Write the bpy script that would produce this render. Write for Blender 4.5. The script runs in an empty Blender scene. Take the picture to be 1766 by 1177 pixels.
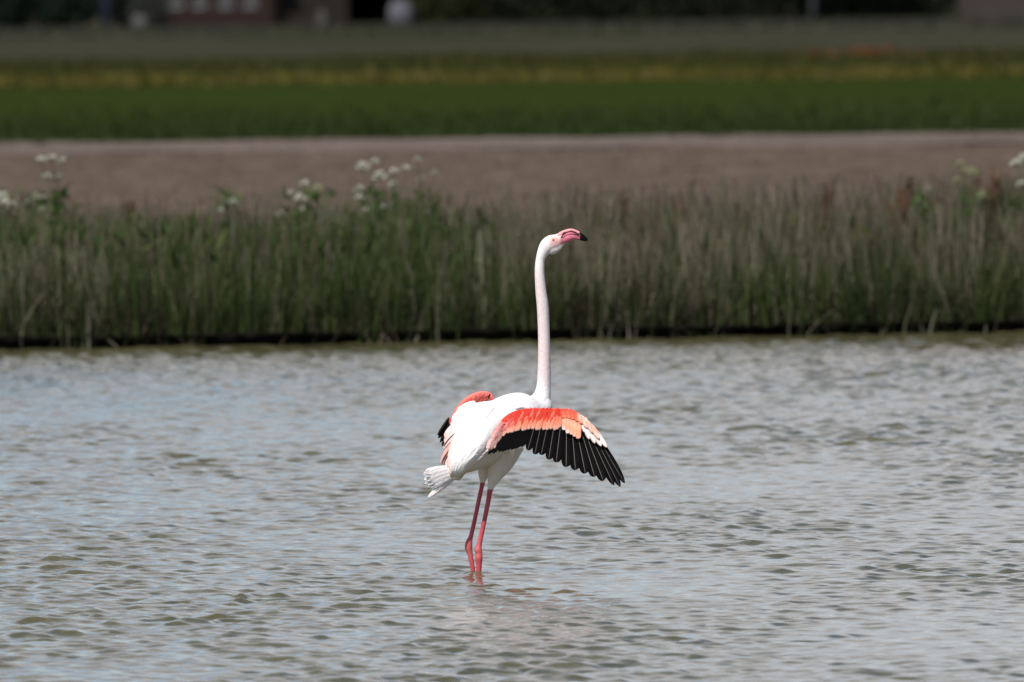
import bpy, math, random
import numpy as np
from mathutils import Vector, Matrix

random.seed(7)
rng = np.random.default_rng(7)
S = bpy.context.scene
C = S.collection

# ------------------------------------------------------------------ camera
CAM_H = 2.13
F_PX = 300.0 / 22.2 * 1766.0
PITCH = math.radians(90 - 1.483)
ROLL = math.radians(-0.6)
CAM_R = Matrix.Rotation(PITCH, 3, 'X') @ Matrix.Rotation(ROLL, 3, 'Z')
cd = bpy.data.cameras.new('camera')
cam = bpy.data.objects.new('camera', cd)
C.objects.link(cam)
cam.matrix_world = Matrix.Translation((0, 0, CAM_H)) @ CAM_R.to_4x4()
cd.sensor_width = 22.2
cd.lens = 300
cd.clip_start = 1.0
cd.clip_end = 20000
cd.dof.use_dof = True
cd.dof.focus_distance = 49.9
cd.dof.aperture_fstop = 5.0
S.camera = cam

# ------------------------------------------------------------------ sky, sun, exposure
SUN_EL = math.radians(50)
SUN_H = Vector((-0.52, -0.854)).normalized()
w = bpy.data.worlds.new('World')
S.world = w
w.use_nodes = True
nt = w.node_tree
bg = nt.nodes['Background']
sky = nt.nodes.new('ShaderNodeTexSky')
sky.sky_type = 'NISHITA'
sky.sun_disc = False
sky.sun_elevation = SUN_EL
sky.sun_rotation = math.atan2(SUN_H.x, SUN_H.y)
sky.dust_density = 0.3
sky.ozone_density = 5.0
tc = nt.nodes.new('ShaderNodeTexCoord')
mp = nt.nodes.new('ShaderNodeMapping')
mp.inputs['Scale'].default_value = (1.0, 1.0, 2.6)
cn = nt.nodes.new('ShaderNodeTexNoise')
cn.inputs['Scale'].default_value = 4.6
cn.inputs['Detail'].default_value = 7
cn.inputs['Roughness'].default_value = 0.55
cr = nt.nodes.new('ShaderNodeValToRGB')
cr.color_ramp.elements[0].position = 0.50
cr.color_ramp.elements[1].position = 0.60
mx = nt.nodes.new('ShaderNodeMix')
mx.data_type = 'RGBA'
mx.inputs['B'].default_value = (7.4, 7.1, 7.4, 1)
nt.links.new(tc.outputs['Generated'], mp.inputs['Vector'])
nt.links.new(mp.outputs['Vector'], cn.inputs['Vector'])
nt.links.new(cn.outputs['Fac'], cr.inputs['Fac'])
nt.links.new(cr.outputs['Color'], mx.inputs['Factor'])
nt.links.new(sky.outputs['Color'], mx.inputs['A'])
nt.links.new(mx.outputs['Result'], bg.inputs['Color'])
bg.inputs['Strength'].default_value = 0.115

sd = bpy.data.lights.new('sun', 'SUN')
sd.energy = 4.9
sd.angle = math.radians(0.53)
sd.color = (1.0, 0.965, 0.91)
sun = bpy.data.objects.new('sun', sd)
C.objects.link(sun)
to_sun = Vector((SUN_H.x * math.cos(SUN_EL), SUN_H.y * math.cos(SUN_EL), math.sin(SUN_EL)))
sun.rotation_euler = to_sun.to_track_quat('Z', 'Y').to_euler()
sun.location = (-10, -10, 30)
S.view_settings.view_transform = 'Standard'
S.view_settings.look = 'None'
S.view_settings.exposure = 0.0
S.view_settings.gamma = 1.0
S.view_settings.use_curve_mapping = False
S.cycles.max_bounces = 6

# ------------------------------------------------------------------ helpers
def P(px, py, Y):
    """the point at distance Y whose picture is pixel (px, py) of the photograph"""
    d = CAM_R @ Vector(((px - 883) / F_PX, -(py - 588.5) / F_PX, -1))
    return Vector((0, 0, CAM_H)) + d * (Y / d.y)

def tag(o, label=None, cat=None, group=None, kind=None):
    if label: o['label'] = label
    if cat: o['category'] = cat
    if group: o['group'] = group
    if kind: o['kind'] = kind
    return o

def empty(name, loc=(0, 0, 0), rz=0):
    o = bpy.data.objects.new(name, None)
    C.objects.link(o)
    o.location = loc
    o.rotation_euler = (0, 0, rz)
    return o

def mesh_obj(name, V, Fq, mat, parent=None, col=None, smooth=True, midx=None):
    """Fq: list of faces or int array (n,k); V in world space"""
    me = bpy.data.meshes.new(name)
    V = np.asarray(V, dtype=np.float32)
    if parent is not None:
        off = np.array(parent.location, dtype=np.float32)
        if parent.parent is not None:
            off = off + np.array(parent.parent.location, dtype=np.float32)
        V = V - off
    if isinstance(Fq, np.ndarray):
        k = Fq.shape[1]
        me.vertices.add(len(V)); me.vertices.foreach_set('co', V.ravel())
        me.loops.add(Fq.size); me.loops.foreach_set('vertex_index', Fq.astype(np.int32).ravel())
        me.polygons.add(len(Fq))
        me.polygons.foreach_set('loop_start', np.arange(0, Fq.size, k, dtype=np.int32))
        me.update(calc_edges=True)
    else:
        me.from_pydata([tuple(v) for v in V], [], Fq)
    if smooth:
        me.polygons.foreach_set('use_smooth', np.ones(len(me.polygons), dtype=bool))
    for m in (mat if isinstance(mat, (list, tuple)) else [mat]):
        me.materials.append(m)
    if midx is not None:
        me.polygons.foreach_set('material_index', np.asarray(midx, dtype=np.int32))
    if col is not None:
        col = np.asarray(col, dtype=np.float32)
        if col.shape[1] == 3:
            col = np.hstack([col, np.ones((len(col), 1), np.float32)])
        a = me.color_attributes.new('Col', 'FLOAT_COLOR', 'POINT')
        a.data.foreach_set('color', col.ravel())
    me.update()
    o = bpy.data.objects.new(name, me)
    C.objects.link(o)
    if parent is not None:
        o.parent = parent
    return o

def new_mat(name):
    m = bpy.data.materials.new(name)
    m.use_nodes = True
    return m, m.node_tree, m.node_tree.nodes['Principled BSDF']

def flat_mat(name, col, rough=0.7, spec=0.3, noise=0.0, scale=8.0, bump=0.0, bscale=40.0, col2=None, detail=6, stretch=None):
    m, t, b = new_mat(name)
    b.inputs['Roughness'].default_value = rough
    b.inputs['Specular IOR Level'].default_value = spec
    co = t.nodes.new('ShaderNodeTexCoord')
    src = co.outputs['Object']
    if stretch:
        mpn = t.nodes.new('ShaderNodeMapping')
        mpn.inputs['Scale'].default_value = stretch
        t.links.new(src, mpn.inputs['Vector']); src = mpn.outputs['Vector']
    if col2 is None:
        col2 = tuple(c * (1 - noise) for c in col)
    n = t.nodes.new('ShaderNodeTexNoise')
    n.inputs['Scale'].default_value = scale
    n.inputs['Detail'].default_value = detail
    n.inputs['Roughness'].default_value = 0.65
    t.links.new(src, n.inputs['Vector'])
    r = t.nodes.new('ShaderNodeValToRGB')
    r.color_ramp.elements[0].position = 0.32
    r.color_ramp.elements[1].position = 0.68
    r.color_ramp.elements[0].color = (*col2, 1)
    r.color_ramp.elements[1].color = (*col, 1)
    t.links.new(n.outputs['Fac'], r.inputs['Fac'])
    t.links.new(r.outputs['Color'], b.inputs['Base Color'])
    if bump:
        n2 = t.nodes.new('ShaderNodeTexNoise')
        n2.inputs['Scale'].default_value = bscale
        n2.inputs['Detail'].default_value = 5
        t.links.new(src, n2.inputs['Vector'])
        bp = t.nodes.new('ShaderNodeBump')
        bp.inputs['Strength'].default_value = 1.0
        bp.inputs['Distance'].default_value = bump
        t.links.new(n2.outputs['Fac'], bp.inputs['Height'])
        t.links.new(bp.outputs['Normal'], b.inputs['Normal'])
    return m

def leaf_mat(name, trans=0.3, rough=0.65):
    """vegetation, colour per blade from the Col attribute"""
    m, t, b = new_mat(name)
    a = t.nodes.new('ShaderNodeVertexColor'); a.layer_name = 'Col'
    b.inputs['Roughness'].default_value = rough
    b.inputs['Specular IOR Level'].default_value = 0.15
    t.links.new(a.outputs['Color'], b.inputs['Base Color'])
    tr = t.nodes.new('ShaderNodeBsdfTranslucent')
    t.links.new(a.outputs['Color'], tr.inputs['Color'])
    mixn = t.nodes.new('ShaderNodeMixShader')
    mixn.inputs['Fac'].default_value = trans
    t.links.new(b.outputs['BSDF'], mixn.inputs[1])
    t.links.new(tr.outputs['BSDF'], mixn.inputs[2])
    t.links.new(mixn.outputs['Shader'], t.nodes['Material Output'].inputs['Surface'])
    return m

def sheet(name, x0, x1, ya, yb, z, mat, slope=0.0, kind='structure'):
    V = [(x0, ya + slope * x0, z), (x1, ya + slope * x1, z), (x1, yb + slope * x1, z), (x0, yb + slope * x0, z)]
    o = mesh_obj(name, V, [(0, 1, 2, 3)], mat, smooth=False)
    tag(o, kind=kind)
    return o

def catmull(pts, n):
    pts = np.asarray(pts, float)
    p = np.vstack([2 * pts[0] - pts[1], pts, 2 * pts[-1] - pts[-2]])
    out = []
    m = len(pts) - 1
    for u in np.linspace(0, m, n):
        i = min(int(u), m - 1); t = u - i
        a, b, c, d = p[i], p[i + 1], p[i + 2], p[i + 3]
        out.append(0.5 * ((2 * b) + (-a + c) * t + (2 * a - 5 * b + 4 * c - d) * t * t + (-a + 3 * b - 3 * c + d) * t ** 3))
    return np.array(out)

def tube_arrays(pts, rad, seg=10, flat=None, up=(0, 1, 0)):
    """closed tube along pts; flat = factor on the radius along 'up'"""
    pts = np.asarray(pts, float); n = len(pts)
    T = np.gradient(pts, axis=0)
    T /= np.linalg.norm(T, axis=1)[:, None] + 1e-9
    up = np.asarray(up, float)
    V = []
    fl = np.ones(n) if flat is None else (np.ones(n) * flat)
    for i in range(n):
        s = np.cross(T[i], up); s /= np.linalg.norm(s) + 1e-9
        u = np.cross(s, T[i])
        for k in range(seg):
            a = 2 * math.pi * k / seg
            V.append(pts[i] + rad[i] * (math.cos(a) * s + fl[i] * math.sin(a) * u))
    Fc = []
    for i in range(n - 1):
        for k in range(seg):
            k2 = (k + 1) % seg
            Fc.append((i * seg + k, i * seg + k2, (i + 1) * seg + k2, (i + 1) * seg + k))
    Fc.append(tuple(range(seg))[::-1])
    Fc.append(tuple((n - 1) * seg + k for k in range(seg)))
    return V, Fc

class Soup:
    def __init__(s): s.V = []; s.F = []; s.C = []
    def add(s, V, Fc, col=None):
        o = len(s.V)
        s.V.extend([tuple(v) for v in V])
        s.F.extend([tuple(i + o for i in f) for f in Fc])
        if col is not None: s.C.extend([tuple(col)] * len(V))
    def box(s, x0, x1, y0, y1, z0, z1, col=None):
        V = [(x0, y0, z0), (x1, y0, z0), (x1, y1, z0), (x0, y1, z0), (x0, y0, z1), (x1, y0, z1), (x1, y1, z1), (x0, y1, z1)]
        s.add(V, [(0, 3, 2, 1), (4, 5, 6, 7), (0, 1, 5, 4), (1, 2, 6, 5), (2, 3, 7, 6), (3, 0, 4, 7)], col)
    def build(s, name, mat, parent=None, smooth=False):
        return mesh_obj(name, s.V, s.F, mat, parent, col=(s.C if s.C else None), smooth=smooth)

def blades(base, h, wid, lean, col, segs=3, tip=0.15, curl=0.6, colvar=0.15, yaw=None):
    """many tapered ribbons. base (n,3), h (n,), wid (n,), lean (n,2) offset of the tip, col (n,3)"""
    n = len(base)
    yaw = rng.uniform(-1.0, 1.0, n) if yaw is None else yaw
    side = np.stack([np.cos(yaw), np.sin(yaw), np.zeros(n)], 1)
    V = np.zeros((n, (segs + 1) * 2, 3)); 
    for i in range(segs + 1):
        t = i / segs
        c = base.copy()
        c[:, 0] += lean[:, 0] * t ** (1 + curl)
        c[:, 1] += lean[:, 1] * t ** (1 + curl)
        c[:, 2] += h * t
        ww = wid * (1 - (1 - tip) * t ** 1.5) * 0.5
        V[:, 2 * i] = c - side * ww[:, None]
        V[:, 2 * i + 1] = c + side * ww[:, None]
    idx = np.arange(n)[:, None, None] * ((segs + 1) * 2)
    q = np.array([[2 * i, 2 * i + 1, 2 * i + 3, 2 * i + 2] for i in range(segs)])[None]
    Fq = (idx + q).reshape(-1, 4)
    cc = np.repeat((col * rng.uniform(1 - colvar, 1 + colvar, (n, 1)))[:, None, :], (segs + 1) * 2, axis=1)
    return V.reshape(-1, 3), Fq, cc.reshape(-1, 3)

# ------------------------------------------------------------------ ground and fields
GZ = 0.30
BANK_S = 0.27
def bank_y(x): return 82.3 + BANK_S * np.clip(x, -25, 25)

soil = flat_mat('soil_tilled', (0.124, 0.094, 0.072), 0.95, 0.0, col2=(0.066, 0.049, 0.037), scale=2.6, bump=0.10, bscale=5.0, detail=9, stretch=(1, .22, 1))
soil_pale = flat_mat('soil_dry', (0.165, 0.130, 0.112), 0.95, 0.0, col2=(0.095, 0.074, 0.062), scale=1.0, bump=0.08, bscale=6.0, detail=8)
ground_m = flat_mat('meadow_ground', (0.046, 0.042, 0.028), 0.95, 0.0, col2=(0.028, 0.027, 0.016), scale=0.16, bump=0.03, bscale=3, detail=8, stretch=(1, .25, 1))
crop_m = flat_mat('crop_green', (0.024, 0.036, 0.008), 0.95, 0.0, col2=(0.017, 0.026, 0.006), scale=0.10, bump=0.04, bscale=4, detail=8, stretch=(1, .3, 1))
stub_m = flat_mat('stubble', (0.043, 0.041, 0.028), 0.95, 0.0, col2=(0.030, 0.031, 0.019), scale=0.2, bump=0.03, bscale=3, detail=8, stretch=(1, .2, 1))
mud_m = flat_mat('bank_mud', (0.010, 0.008, 0.005), 0.9, 0.1, col2=(0.005, 0.004, 0.003), scale=3, bump=0.03, bscale=9)
verge_m = flat_mat('verge_soil', (0.040, 0.038, 0.009), 0.95, 0.0, col2=(0.024, 0.024, 0.006), scale=0.3, detail=8)

# bank profile: foot in the water, low muddy face, slope up to the field
xs = np.concatenate([np.linspace(-400, -12, 12), np.linspace(-11.5, 11.5, 180), np.linspace(12, 400, 12)])
prof = [(0.06, -0.45), (0.08, 0.03), (-0.04, 0.068), (0.35, 0.11), (0.9, 0.24), (1.5, GZ), (6.0, GZ), (6000, GZ)]
V = []
for dy, z in prof:
    for x in xs:
        j = 0.03 * math.sin(x * 5.1) + 0.02 * math.sin(x * 13.7 + 1) if dy < 1.4 else 0
        V.append((x * (1 if dy < 100 else 12), bank_y(x) + dy + j, z + (0.012 * math.sin(x * 9 + dy * 7) if 0 < dy < 1.4 else 0)))
n = len(xs)
Fq = [(a * n + i, a * n + i + 1, (a + 1) * n + i + 1, (a + 1) * n + i) for a in range(len(prof) - 1) for i in range(n - 1)]
mi = [1 if a < 4 else 0 for a in range(len(prof) - 1) for i in range(n - 1)]
g = mesh_obj('ground', V, Fq, [ground_m, mud_m], midx=mi)
tag(g, kind='structure')

# tilled soil with shallow ridges running along the bank
def ridge_sheet(name, ya, yb, x0, x1, z, mat, step, amp, slope):
    ys = np.arange(ya, yb, step)
    xs_ = np.linspace(x0, x1, 90)
    X, Y = np.meshgrid(xs_, ys)
    Z = z + amp * (0.5 + 0.5 * np.sin(Y / step * math.pi / 1.5)) + amp * 0.7 * np.sin(X * 1.9 + Y * .7) * np.sin(X * .53 - Y * 1.3) + amp * rng.uniform(-.4, .4, X.shape)
    Z = np.maximum(Z, z + 0.002)
    Y = Y + slope * X
    V = np.stack([X, Y, Z], -1).reshape(-1, 3)
    r, c = X.shape
    I = np.arange(r * c).reshape(r, c)
    Fq = np.stack([I[:-1, :-1], I[:-1, 1:], I[1:, 1:], I[1:, :-1]], -1).reshape(-1, 4)
    o = mesh_obj(name, V, Fq, mat)
    tag(o, kind='structure')
ridge_sheet('soil_field', 90, 150.0, -22, 22, GZ + 0.012, soil, 0.35, 0.022, 0.06)
ridge_sheet('field_margin', 150.2, 161.8, -26, 26, GZ + 0.012, soil_pale, 0.35, 0.02, 0.06)
n = 30000
y = rng.uniform(90.5, 161.5, n); x = rng.uniform(-1, 1, n) * (.045 * y + 1.5)
base = np.stack([x, y + .06 * x, np.full(n, GZ + .01)], 1)
lite = np.interp(y, [148, 152], [1.0, 1.3])[:, None]
V, Fq, cc = blades(base, rng.uniform(.006, .024, n), rng.uniform(.02, .07, n), rng.normal(0, .01, (n, 2)), np.array([[.106, .080, .062]]) * lite, segs=1, tip=.55, colvar=.35)
tag(mesh_obj('soil_clods', V, Fq, leaf_mat('clod', trans=0.0, rough=.95), col=cc), 'crumbly brown clods scattered over the tilled soil', 'soil', kind='stuff')
sheet('crop_field', -60, 60, 161.5, 251, GZ + 0.006, crop_m, 0.03)
sheet('verge_ground', -70, 70, 251, 338, GZ + 0.004, verge_m, 0.03)
sheet('stubble_field', -120, 120, 338, 480, GZ + 0.006, stub_m, 0.02)

# ------------------------------------------------------------------ water
RIPPLE = []
for lp in ((816, 988), (826, 991)):
    dd_ = CAM_R @ Vector(((lp[0] - 883) / F_PX, -(lp[1] - 588.5) / F_PX, -1))
    tt_ = -CAM_H / dd_.z
    RIPPLE.append((dd_.x * tt_, dd_.y * tt_))
def water_mesh():
    ts = np.linspace(-1, 1, 350)
    outer = np.array([1.08, 1.25, 1.6, 2.5, 5, 12, 40, 90])
    tcols = np.concatenate([-outer[::-1], ts, outer])
    rows = [-60, -30, 0, 15, 25, 32, 36, 38.5]
    y = 39.8; 
    fine0 = len(rows)
    while y < 84.6:
        rows.append(y); y += 0.0125 + 0.013 * (y - 40) / 40
    fine1 = len(rows)
    rows += [86, 95, 130]
    rows = np.array(rows)
    half = np.where(rows < 40, 2.3, 0.0372 * rows + 0.8 + 0.02 * np.clip(rows - 50, 0, 40))
    X = tcols[None, :] * half[:, None]
    Y = np.repeat(rows[:, None], len(tcols), 1)
    fade = np.ones_like(X)
    fade[:fine0] = 0; fade[fine1:] = 0
    fade[:, :len(outer)] = 0; fade[:, -len(outer):] = 0
    Z = np.zeros_like(X); DX = np.zeros_like(X); DY = np.zeros_like(X)
    N = 110
    r2 = np.random.default_rng(11)
    lam = np.exp(np.linspace(math.log(0.055), math.log(0.80), N)) * r2.uniform(.95, 1.05, N)
    ang = math.radians(-68) + r2.normal(0, 1.05, N)
    s = 0.0222 * np.interp(lam, [.05, .09, .16, .3, .5, .8], [.8, 1.3, 1.2, .62, .34, .22])
    sub = (slice(fine0, fine1), slice(len(outer), len(outer) + len(ts)))
    x = X[sub]; yy = Y[sub]
    # gusts: patches of rougher and calmer water
    gust = 1 + 0.34 * np.sin(x * 1.3 + yy * .31 + 1) * np.sin(yy * .17 + .6 * x) + 0.15 * np.sin(x * 3.1 - yy * .83)
    z = 0; dx = 0; dy = 0
    for l, a, si in zip(lam, ang, s):
        k = 2 * math.pi / l
        ph = k * (math.cos(a) * x + math.sin(a) * yy) + r2.uniform(0, 6.28)
        am = si / k
        z = z + am * np.sin(ph)
        cph = np.cos(ph) * am * 1.0
        dx = dx + math.cos(a) * cph; dy = dy + math.sin(a) * cph
    Z_ring = 0
    for lx, ly in RIPPLE:            # rings where the legs part the water
        rr = np.hypot(x - lx, yy - ly)
        Z_ring = Z_ring + 0.0042 * np.exp(-rr / .16) * np.sin(rr * 2 * math.pi / .062)
    gust = gust * np.interp(yy, [40, 46, 56, 84], [.86, .90, 1.0, 1.06])
    Z[sub] = z * gust + Z_ring; DX[sub] = dx * gust; DY[sub] = dy * gust
    V = np.stack([X + DX, Y + DY, Z], -1).reshape(-1, 3)
    r, c = X.shape
    I = np.arange(r * c).reshape(r, c)
    Fq = np.stack([I[:-1, :-1], I[:-1, 1:], I[1:, 1:], I[1:, :-1]], -1).reshape(-1, 4)
    return V, Fq

wm, t, b = new_mat('lake_water')
b.inputs['Base Color'].default_value = (0.072, 0.067, 0.030, 1)
b.inputs['Roughness'].default_value = 0.05
b.inputs['IOR'].default_value = 1.333
co = t.nodes.new('ShaderNodeTexCoord')
n1 = t.nodes.new('ShaderNodeTexNoise'); n1.inputs['Scale'].default_value = 34; n1.inputs['Detail'].default_value = 4
n1.inputs['Roughness'].default_value = 0.6
n2 = t.nodes.new('ShaderNodeTexNoise'); n2.inputs['Scale'].default_value = 0.6; n2.inputs['Detail'].default_value = 3
t.links.new(co.outputs['Object'], n1.inputs['Vector']); t.links.new(co.outputs['Object'], n2.inputs['Vector'])
bp = t.nodes.new('ShaderNodeBump'); bp.inputs['Distance'].default_value = 0.0018
mul = t.nodes.new('ShaderNodeMapRange'); mul.inputs['From Min'].default_value = .3; mul.inputs['From Max'].default_value = .7
mul.inputs['To Min'].default_value = .4; mul.inputs['To Max'].default_value = 1.0
t.links.new(n2.outputs['Fac'], mul.inputs['Value'])
t.links.new(mul.outputs['Result'], bp.inputs['Strength'])
t.links.new(n1.outputs['Fac'], bp.inputs['Height'])
t.links.new(bp.outputs['Normal'], b.inputs['Normal'])
V, Fq = water_mesh()
wo = mesh_obj('water', V, Fq, wm)
tag(wo, kind='structure')
bed = sheet('lake_bed', -60, 60, -20, 82.0, -0.36, mud_m)

# ------------------------------------------------------------------ bank vegetation
DRY = np.array([(0.180, 0.160, 0.105), (0.125, 0.110, 0.066), (0.25, 0.225, 0.160), (0.085, 0.062, 0.040)])
GRN = np.array([(0.034, 0.060, 0.012), (0.056, 0.088, 0.018), (0.022, 0.042, 0.009), (0.072, 0.092, 0.024)])
def pick(pal, n, p=None):
    return pal[rng.choice(len(pal), n, p=p)]
veg = leaf_mat('vegetation')
def wav(x, seed, s=1.0):
    return 0.5 + 0.5 * (0.5 * np.sin(x * 1.7 * s + seed) + 0.3 * np.sin(x * 4.3 * s + 2 * seed) + 0.2 * np.sin(x * 9.1 * s + 3 * seed))

def bank_z(d):
    return np.interp(d, [p[0] for p in prof[2:7]], [p[1] for p in prof[2:7]])
XW = 7.0
# dry reed stalks
n = 19500
x = rng.uniform(-XW, XW, n); d = rng.uniform(0.0, 1.2, n)
keep = rng.uniform(0, 1, n) < .06 + .94 * wav(x * 1.1, 0.4) ** 1.5 * wav(x * 2.9 + d * 2, 2.6) ** 1.5 * 2.6 + .14 * (x > .2)
x, d = x[keep], d[keep]; n = len(x)
base = np.stack([x, bank_y(x) + d, bank_z(d) - 0.01], 1)
top = 0.52 + 0.12 * wav(x, 1.3) + 0.06 * np.clip(x / 3.7, -1, 1)
h = np.clip(top * rng.uniform(0.4, 1.06, n) * (.82 + .3 * wav(x * 2.7, .7)), 0.15, 1)
lean = rng.normal(0, 0.06, (n, 2))
V, Fq, cc = blades(base, h, rng.uniform(0.004, 0.0085, n), lean, pick(DRY, n, [.35, .3, .15, .2]), tip=.5)
o = mesh_obj('reeds', V, Fq, veg, col=cc)
tag(o, 'dry tan reed stalks standing densely along the water edge', 'reeds', kind='stuff')
# ragged waterline: bent and broken stems standing in or leaning out over the water
n = 1000
x = rng.uniform(-XW, XW, n); keep = rng.uniform(0, 1, n) < wav(x * 2.4, 4.4) ** 2 * 1.3
x = x[keep]; n = len(x); d = rng.uniform(-.13, .0, n)
base = np.stack([x, bank_y(x) + d, np.full(n, -.03)], 1)
V, Fq, cc = blades(base, rng.uniform(.05, .30, n) * (.4 + wav(x * 1.3, 2)), rng.uniform(.004, .011, n), rng.normal(0, .08, (n, 2)), pick(np.vstack([DRY * .75, GRN[:1]]), n), tip=.4)
o = mesh_obj('waterline_stems', V, Fq, veg, col=cc)
tag(o, 'short broken reed stems standing in the water at the foot of the bank', 'reeds', kind='stuff')
# green reed and grass blades
n = 58000
x = rng.uniform(-XW, XW, n); d = rng.uniform(-0.02, 2.0, n)
dens = 0.45 + 0.55 * wav(x, 4.0) + np.where(x < -0.3, 0.3, 0) * (d > .4)
keep = rng.uniform(0, 1.2, n) < dens
x, d = x[keep], d[keep]; n = len(x)
base = np.stack([x, bank_y(x) + d, bank_z(d) - 0.01], 1)
ridge = 0.53 + 0.05 * wav(x, 2.2) - 0.05 * np.clip(x, 0, 3)/3
h = np.where(d > 0.8, ridge - 0.05*(d-.8), ridge * 0.9) * rng.uniform(0.4, 1.08, n) * (.86 + .2 * wav(x * 1.9, 3.7))
lean = rng.normal(0, 0.10, (n, 2))
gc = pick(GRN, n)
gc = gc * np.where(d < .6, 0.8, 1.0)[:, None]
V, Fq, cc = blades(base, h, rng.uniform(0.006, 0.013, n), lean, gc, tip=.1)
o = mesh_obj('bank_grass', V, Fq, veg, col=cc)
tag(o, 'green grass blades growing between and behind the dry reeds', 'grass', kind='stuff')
# pale feathery grass tops
n = 8400
x = rng.uniform(-XW, XW, n); d = rng.uniform(0.3, 1.9, n)
keep = rng.uniform(0, 1, n) < np.where(x > 0.2, 0.9, 0.30)
x, d = x[keep], d[keep]; n = len(x)
base = np.stack([x, bank_y(x) + d, bank_z(d) - 0.01], 1)
h = rng.uniform(0.34, 0.63, n) + np.clip(x, 0, 3.5) * 0.016
lean = rng.normal(0, 0.05, (n, 2))
V, Fq, cc = blades(base, h, rng.uniform(0.004, 0.009, n), lean, pick(np.array([(0.125, 0.108, 0.08), (0.10, 0.095, 0.055), (0.10, 0.068, 0.05)]), n), tip=1.2)
o = mesh_obj('seeding_grass', V, Fq, veg, col=cc)
tag(o, 'thin pale seeding grass stems topping the reed bank', 'grass', kind='stuff')

# dark lush clump at the right edge and dark thatch low among the stems
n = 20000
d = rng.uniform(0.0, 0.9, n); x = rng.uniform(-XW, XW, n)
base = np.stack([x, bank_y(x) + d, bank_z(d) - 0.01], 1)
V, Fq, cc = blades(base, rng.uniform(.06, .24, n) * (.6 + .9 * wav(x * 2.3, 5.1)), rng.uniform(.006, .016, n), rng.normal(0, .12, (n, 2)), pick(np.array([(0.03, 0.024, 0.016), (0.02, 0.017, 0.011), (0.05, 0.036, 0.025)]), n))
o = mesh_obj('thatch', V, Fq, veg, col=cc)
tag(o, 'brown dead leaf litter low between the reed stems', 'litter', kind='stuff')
# broad soft leaves of meadow herbs along the crest of the bank
n = 11600
x = rng.uniform(-XW, XW, n)
keep = rng.uniform(0, 1, n) < np.interp(x, [-3.8, -2.4, -1.9, -.3, .2, 2.6, 3.2], [1, .9, .55, .75, .08, .05, .5]) * (.35 + .65 * wav(x * 2.2, 1.1))
x = x[keep]; n = len(x); d = rng.uniform(0.35, 1.5, n)
base = np.stack([x, bank_y(x) + d, bank_z(d) + rng.uniform(.12, .50, n) - .05 * d], 1)
V, Fq, cc = blades(base, rng.uniform(.03, .12, n), rng.uniform(.015, .04, n), rng.normal(0, .06, (n, 2)), pick(np.array([(.038, .066, .012), (.026, .050, .010), (.060, .084, .018)]), n), segs=2)
o = mesh_obj('meadow_herbs', V, Fq, veg, col=cc)
tag(o, 'broad leaved green herbs mixed into the top of the reed bank', 'herbs', kind='stuff')
n = 900
c0 = P(1745, 400, 84.3)
x = c0.x + rng.normal(0, .17, n); d = rng.uniform(0.9, 1.6, n)
base = np.stack([x, bank_y(x) + d, bank_z(d) - 0.01], 1)
V, Fq, cc = blades(base, rng.uniform(.3, .62, n), rng.uniform(.010, .022, n), rng.normal(0, .10, (n, 2)), pick(np.array([(0.018, 0.044, 0.006), (0.028, 0.058, 0.009)]), n))
o = mesh_obj('nettle_clump', V, Fq, veg, col=cc)
tag(o, 'lush bright green leafy clump at the right end of the bank', 'grass', kind='stuff')

# cow parsley: stem with rays, flower heads
stem_m = flat_mat('parsley_stem', (0.075, 0.105, 0.035), 0.7, 0.2, noise=.3)
def flower_head(c, r, parent, tint):
    s = Soup()
    # small umbellets on thin rays, each a cluster of tiny florets
    for k in range(13):
        a = k * 2.399; rr = r * math.sqrt((k + .5) / 13)
        uc = np.array([c.x + rr * math.cos(a), c.y + rr * math.sin(a), c.z - 0.75 * rr * rr / r + random.uniform(-.010, .008)])
        root = np.array([c.x, c.y, c.z - r * 1.1])
        V, Fc = tube_arrays(np.linspace(root, uc, 3), [0.0009] * 3, 3)
        s.add(V, Fc, (0.09, 0.12, 0.04))
        for j in range(7):
            a2 = random.uniform(0, 6.28); r2 = random.uniform(0, r * .24)
            p = uc + np.array([r2 * math.cos(a2), r2 * math.sin(a2), random.uniform(0, .006)])
            q = r * random.uniform(.10, .17)
            tl = random.uniform(-.5, .5)
            V = [p + np.array([math.cos(b_) * q, math.sin(b_) * q * .8, q * tl * math.cos(b_) + q * .7 * math.sin(b_)]) for b_ in (0, 1.256, 2.513, 3.77, 5.027)]
            s.add(V, [(0, 1, 2, 3, 4)], tint)
    return s.build('flower_head', veg, parent)

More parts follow.
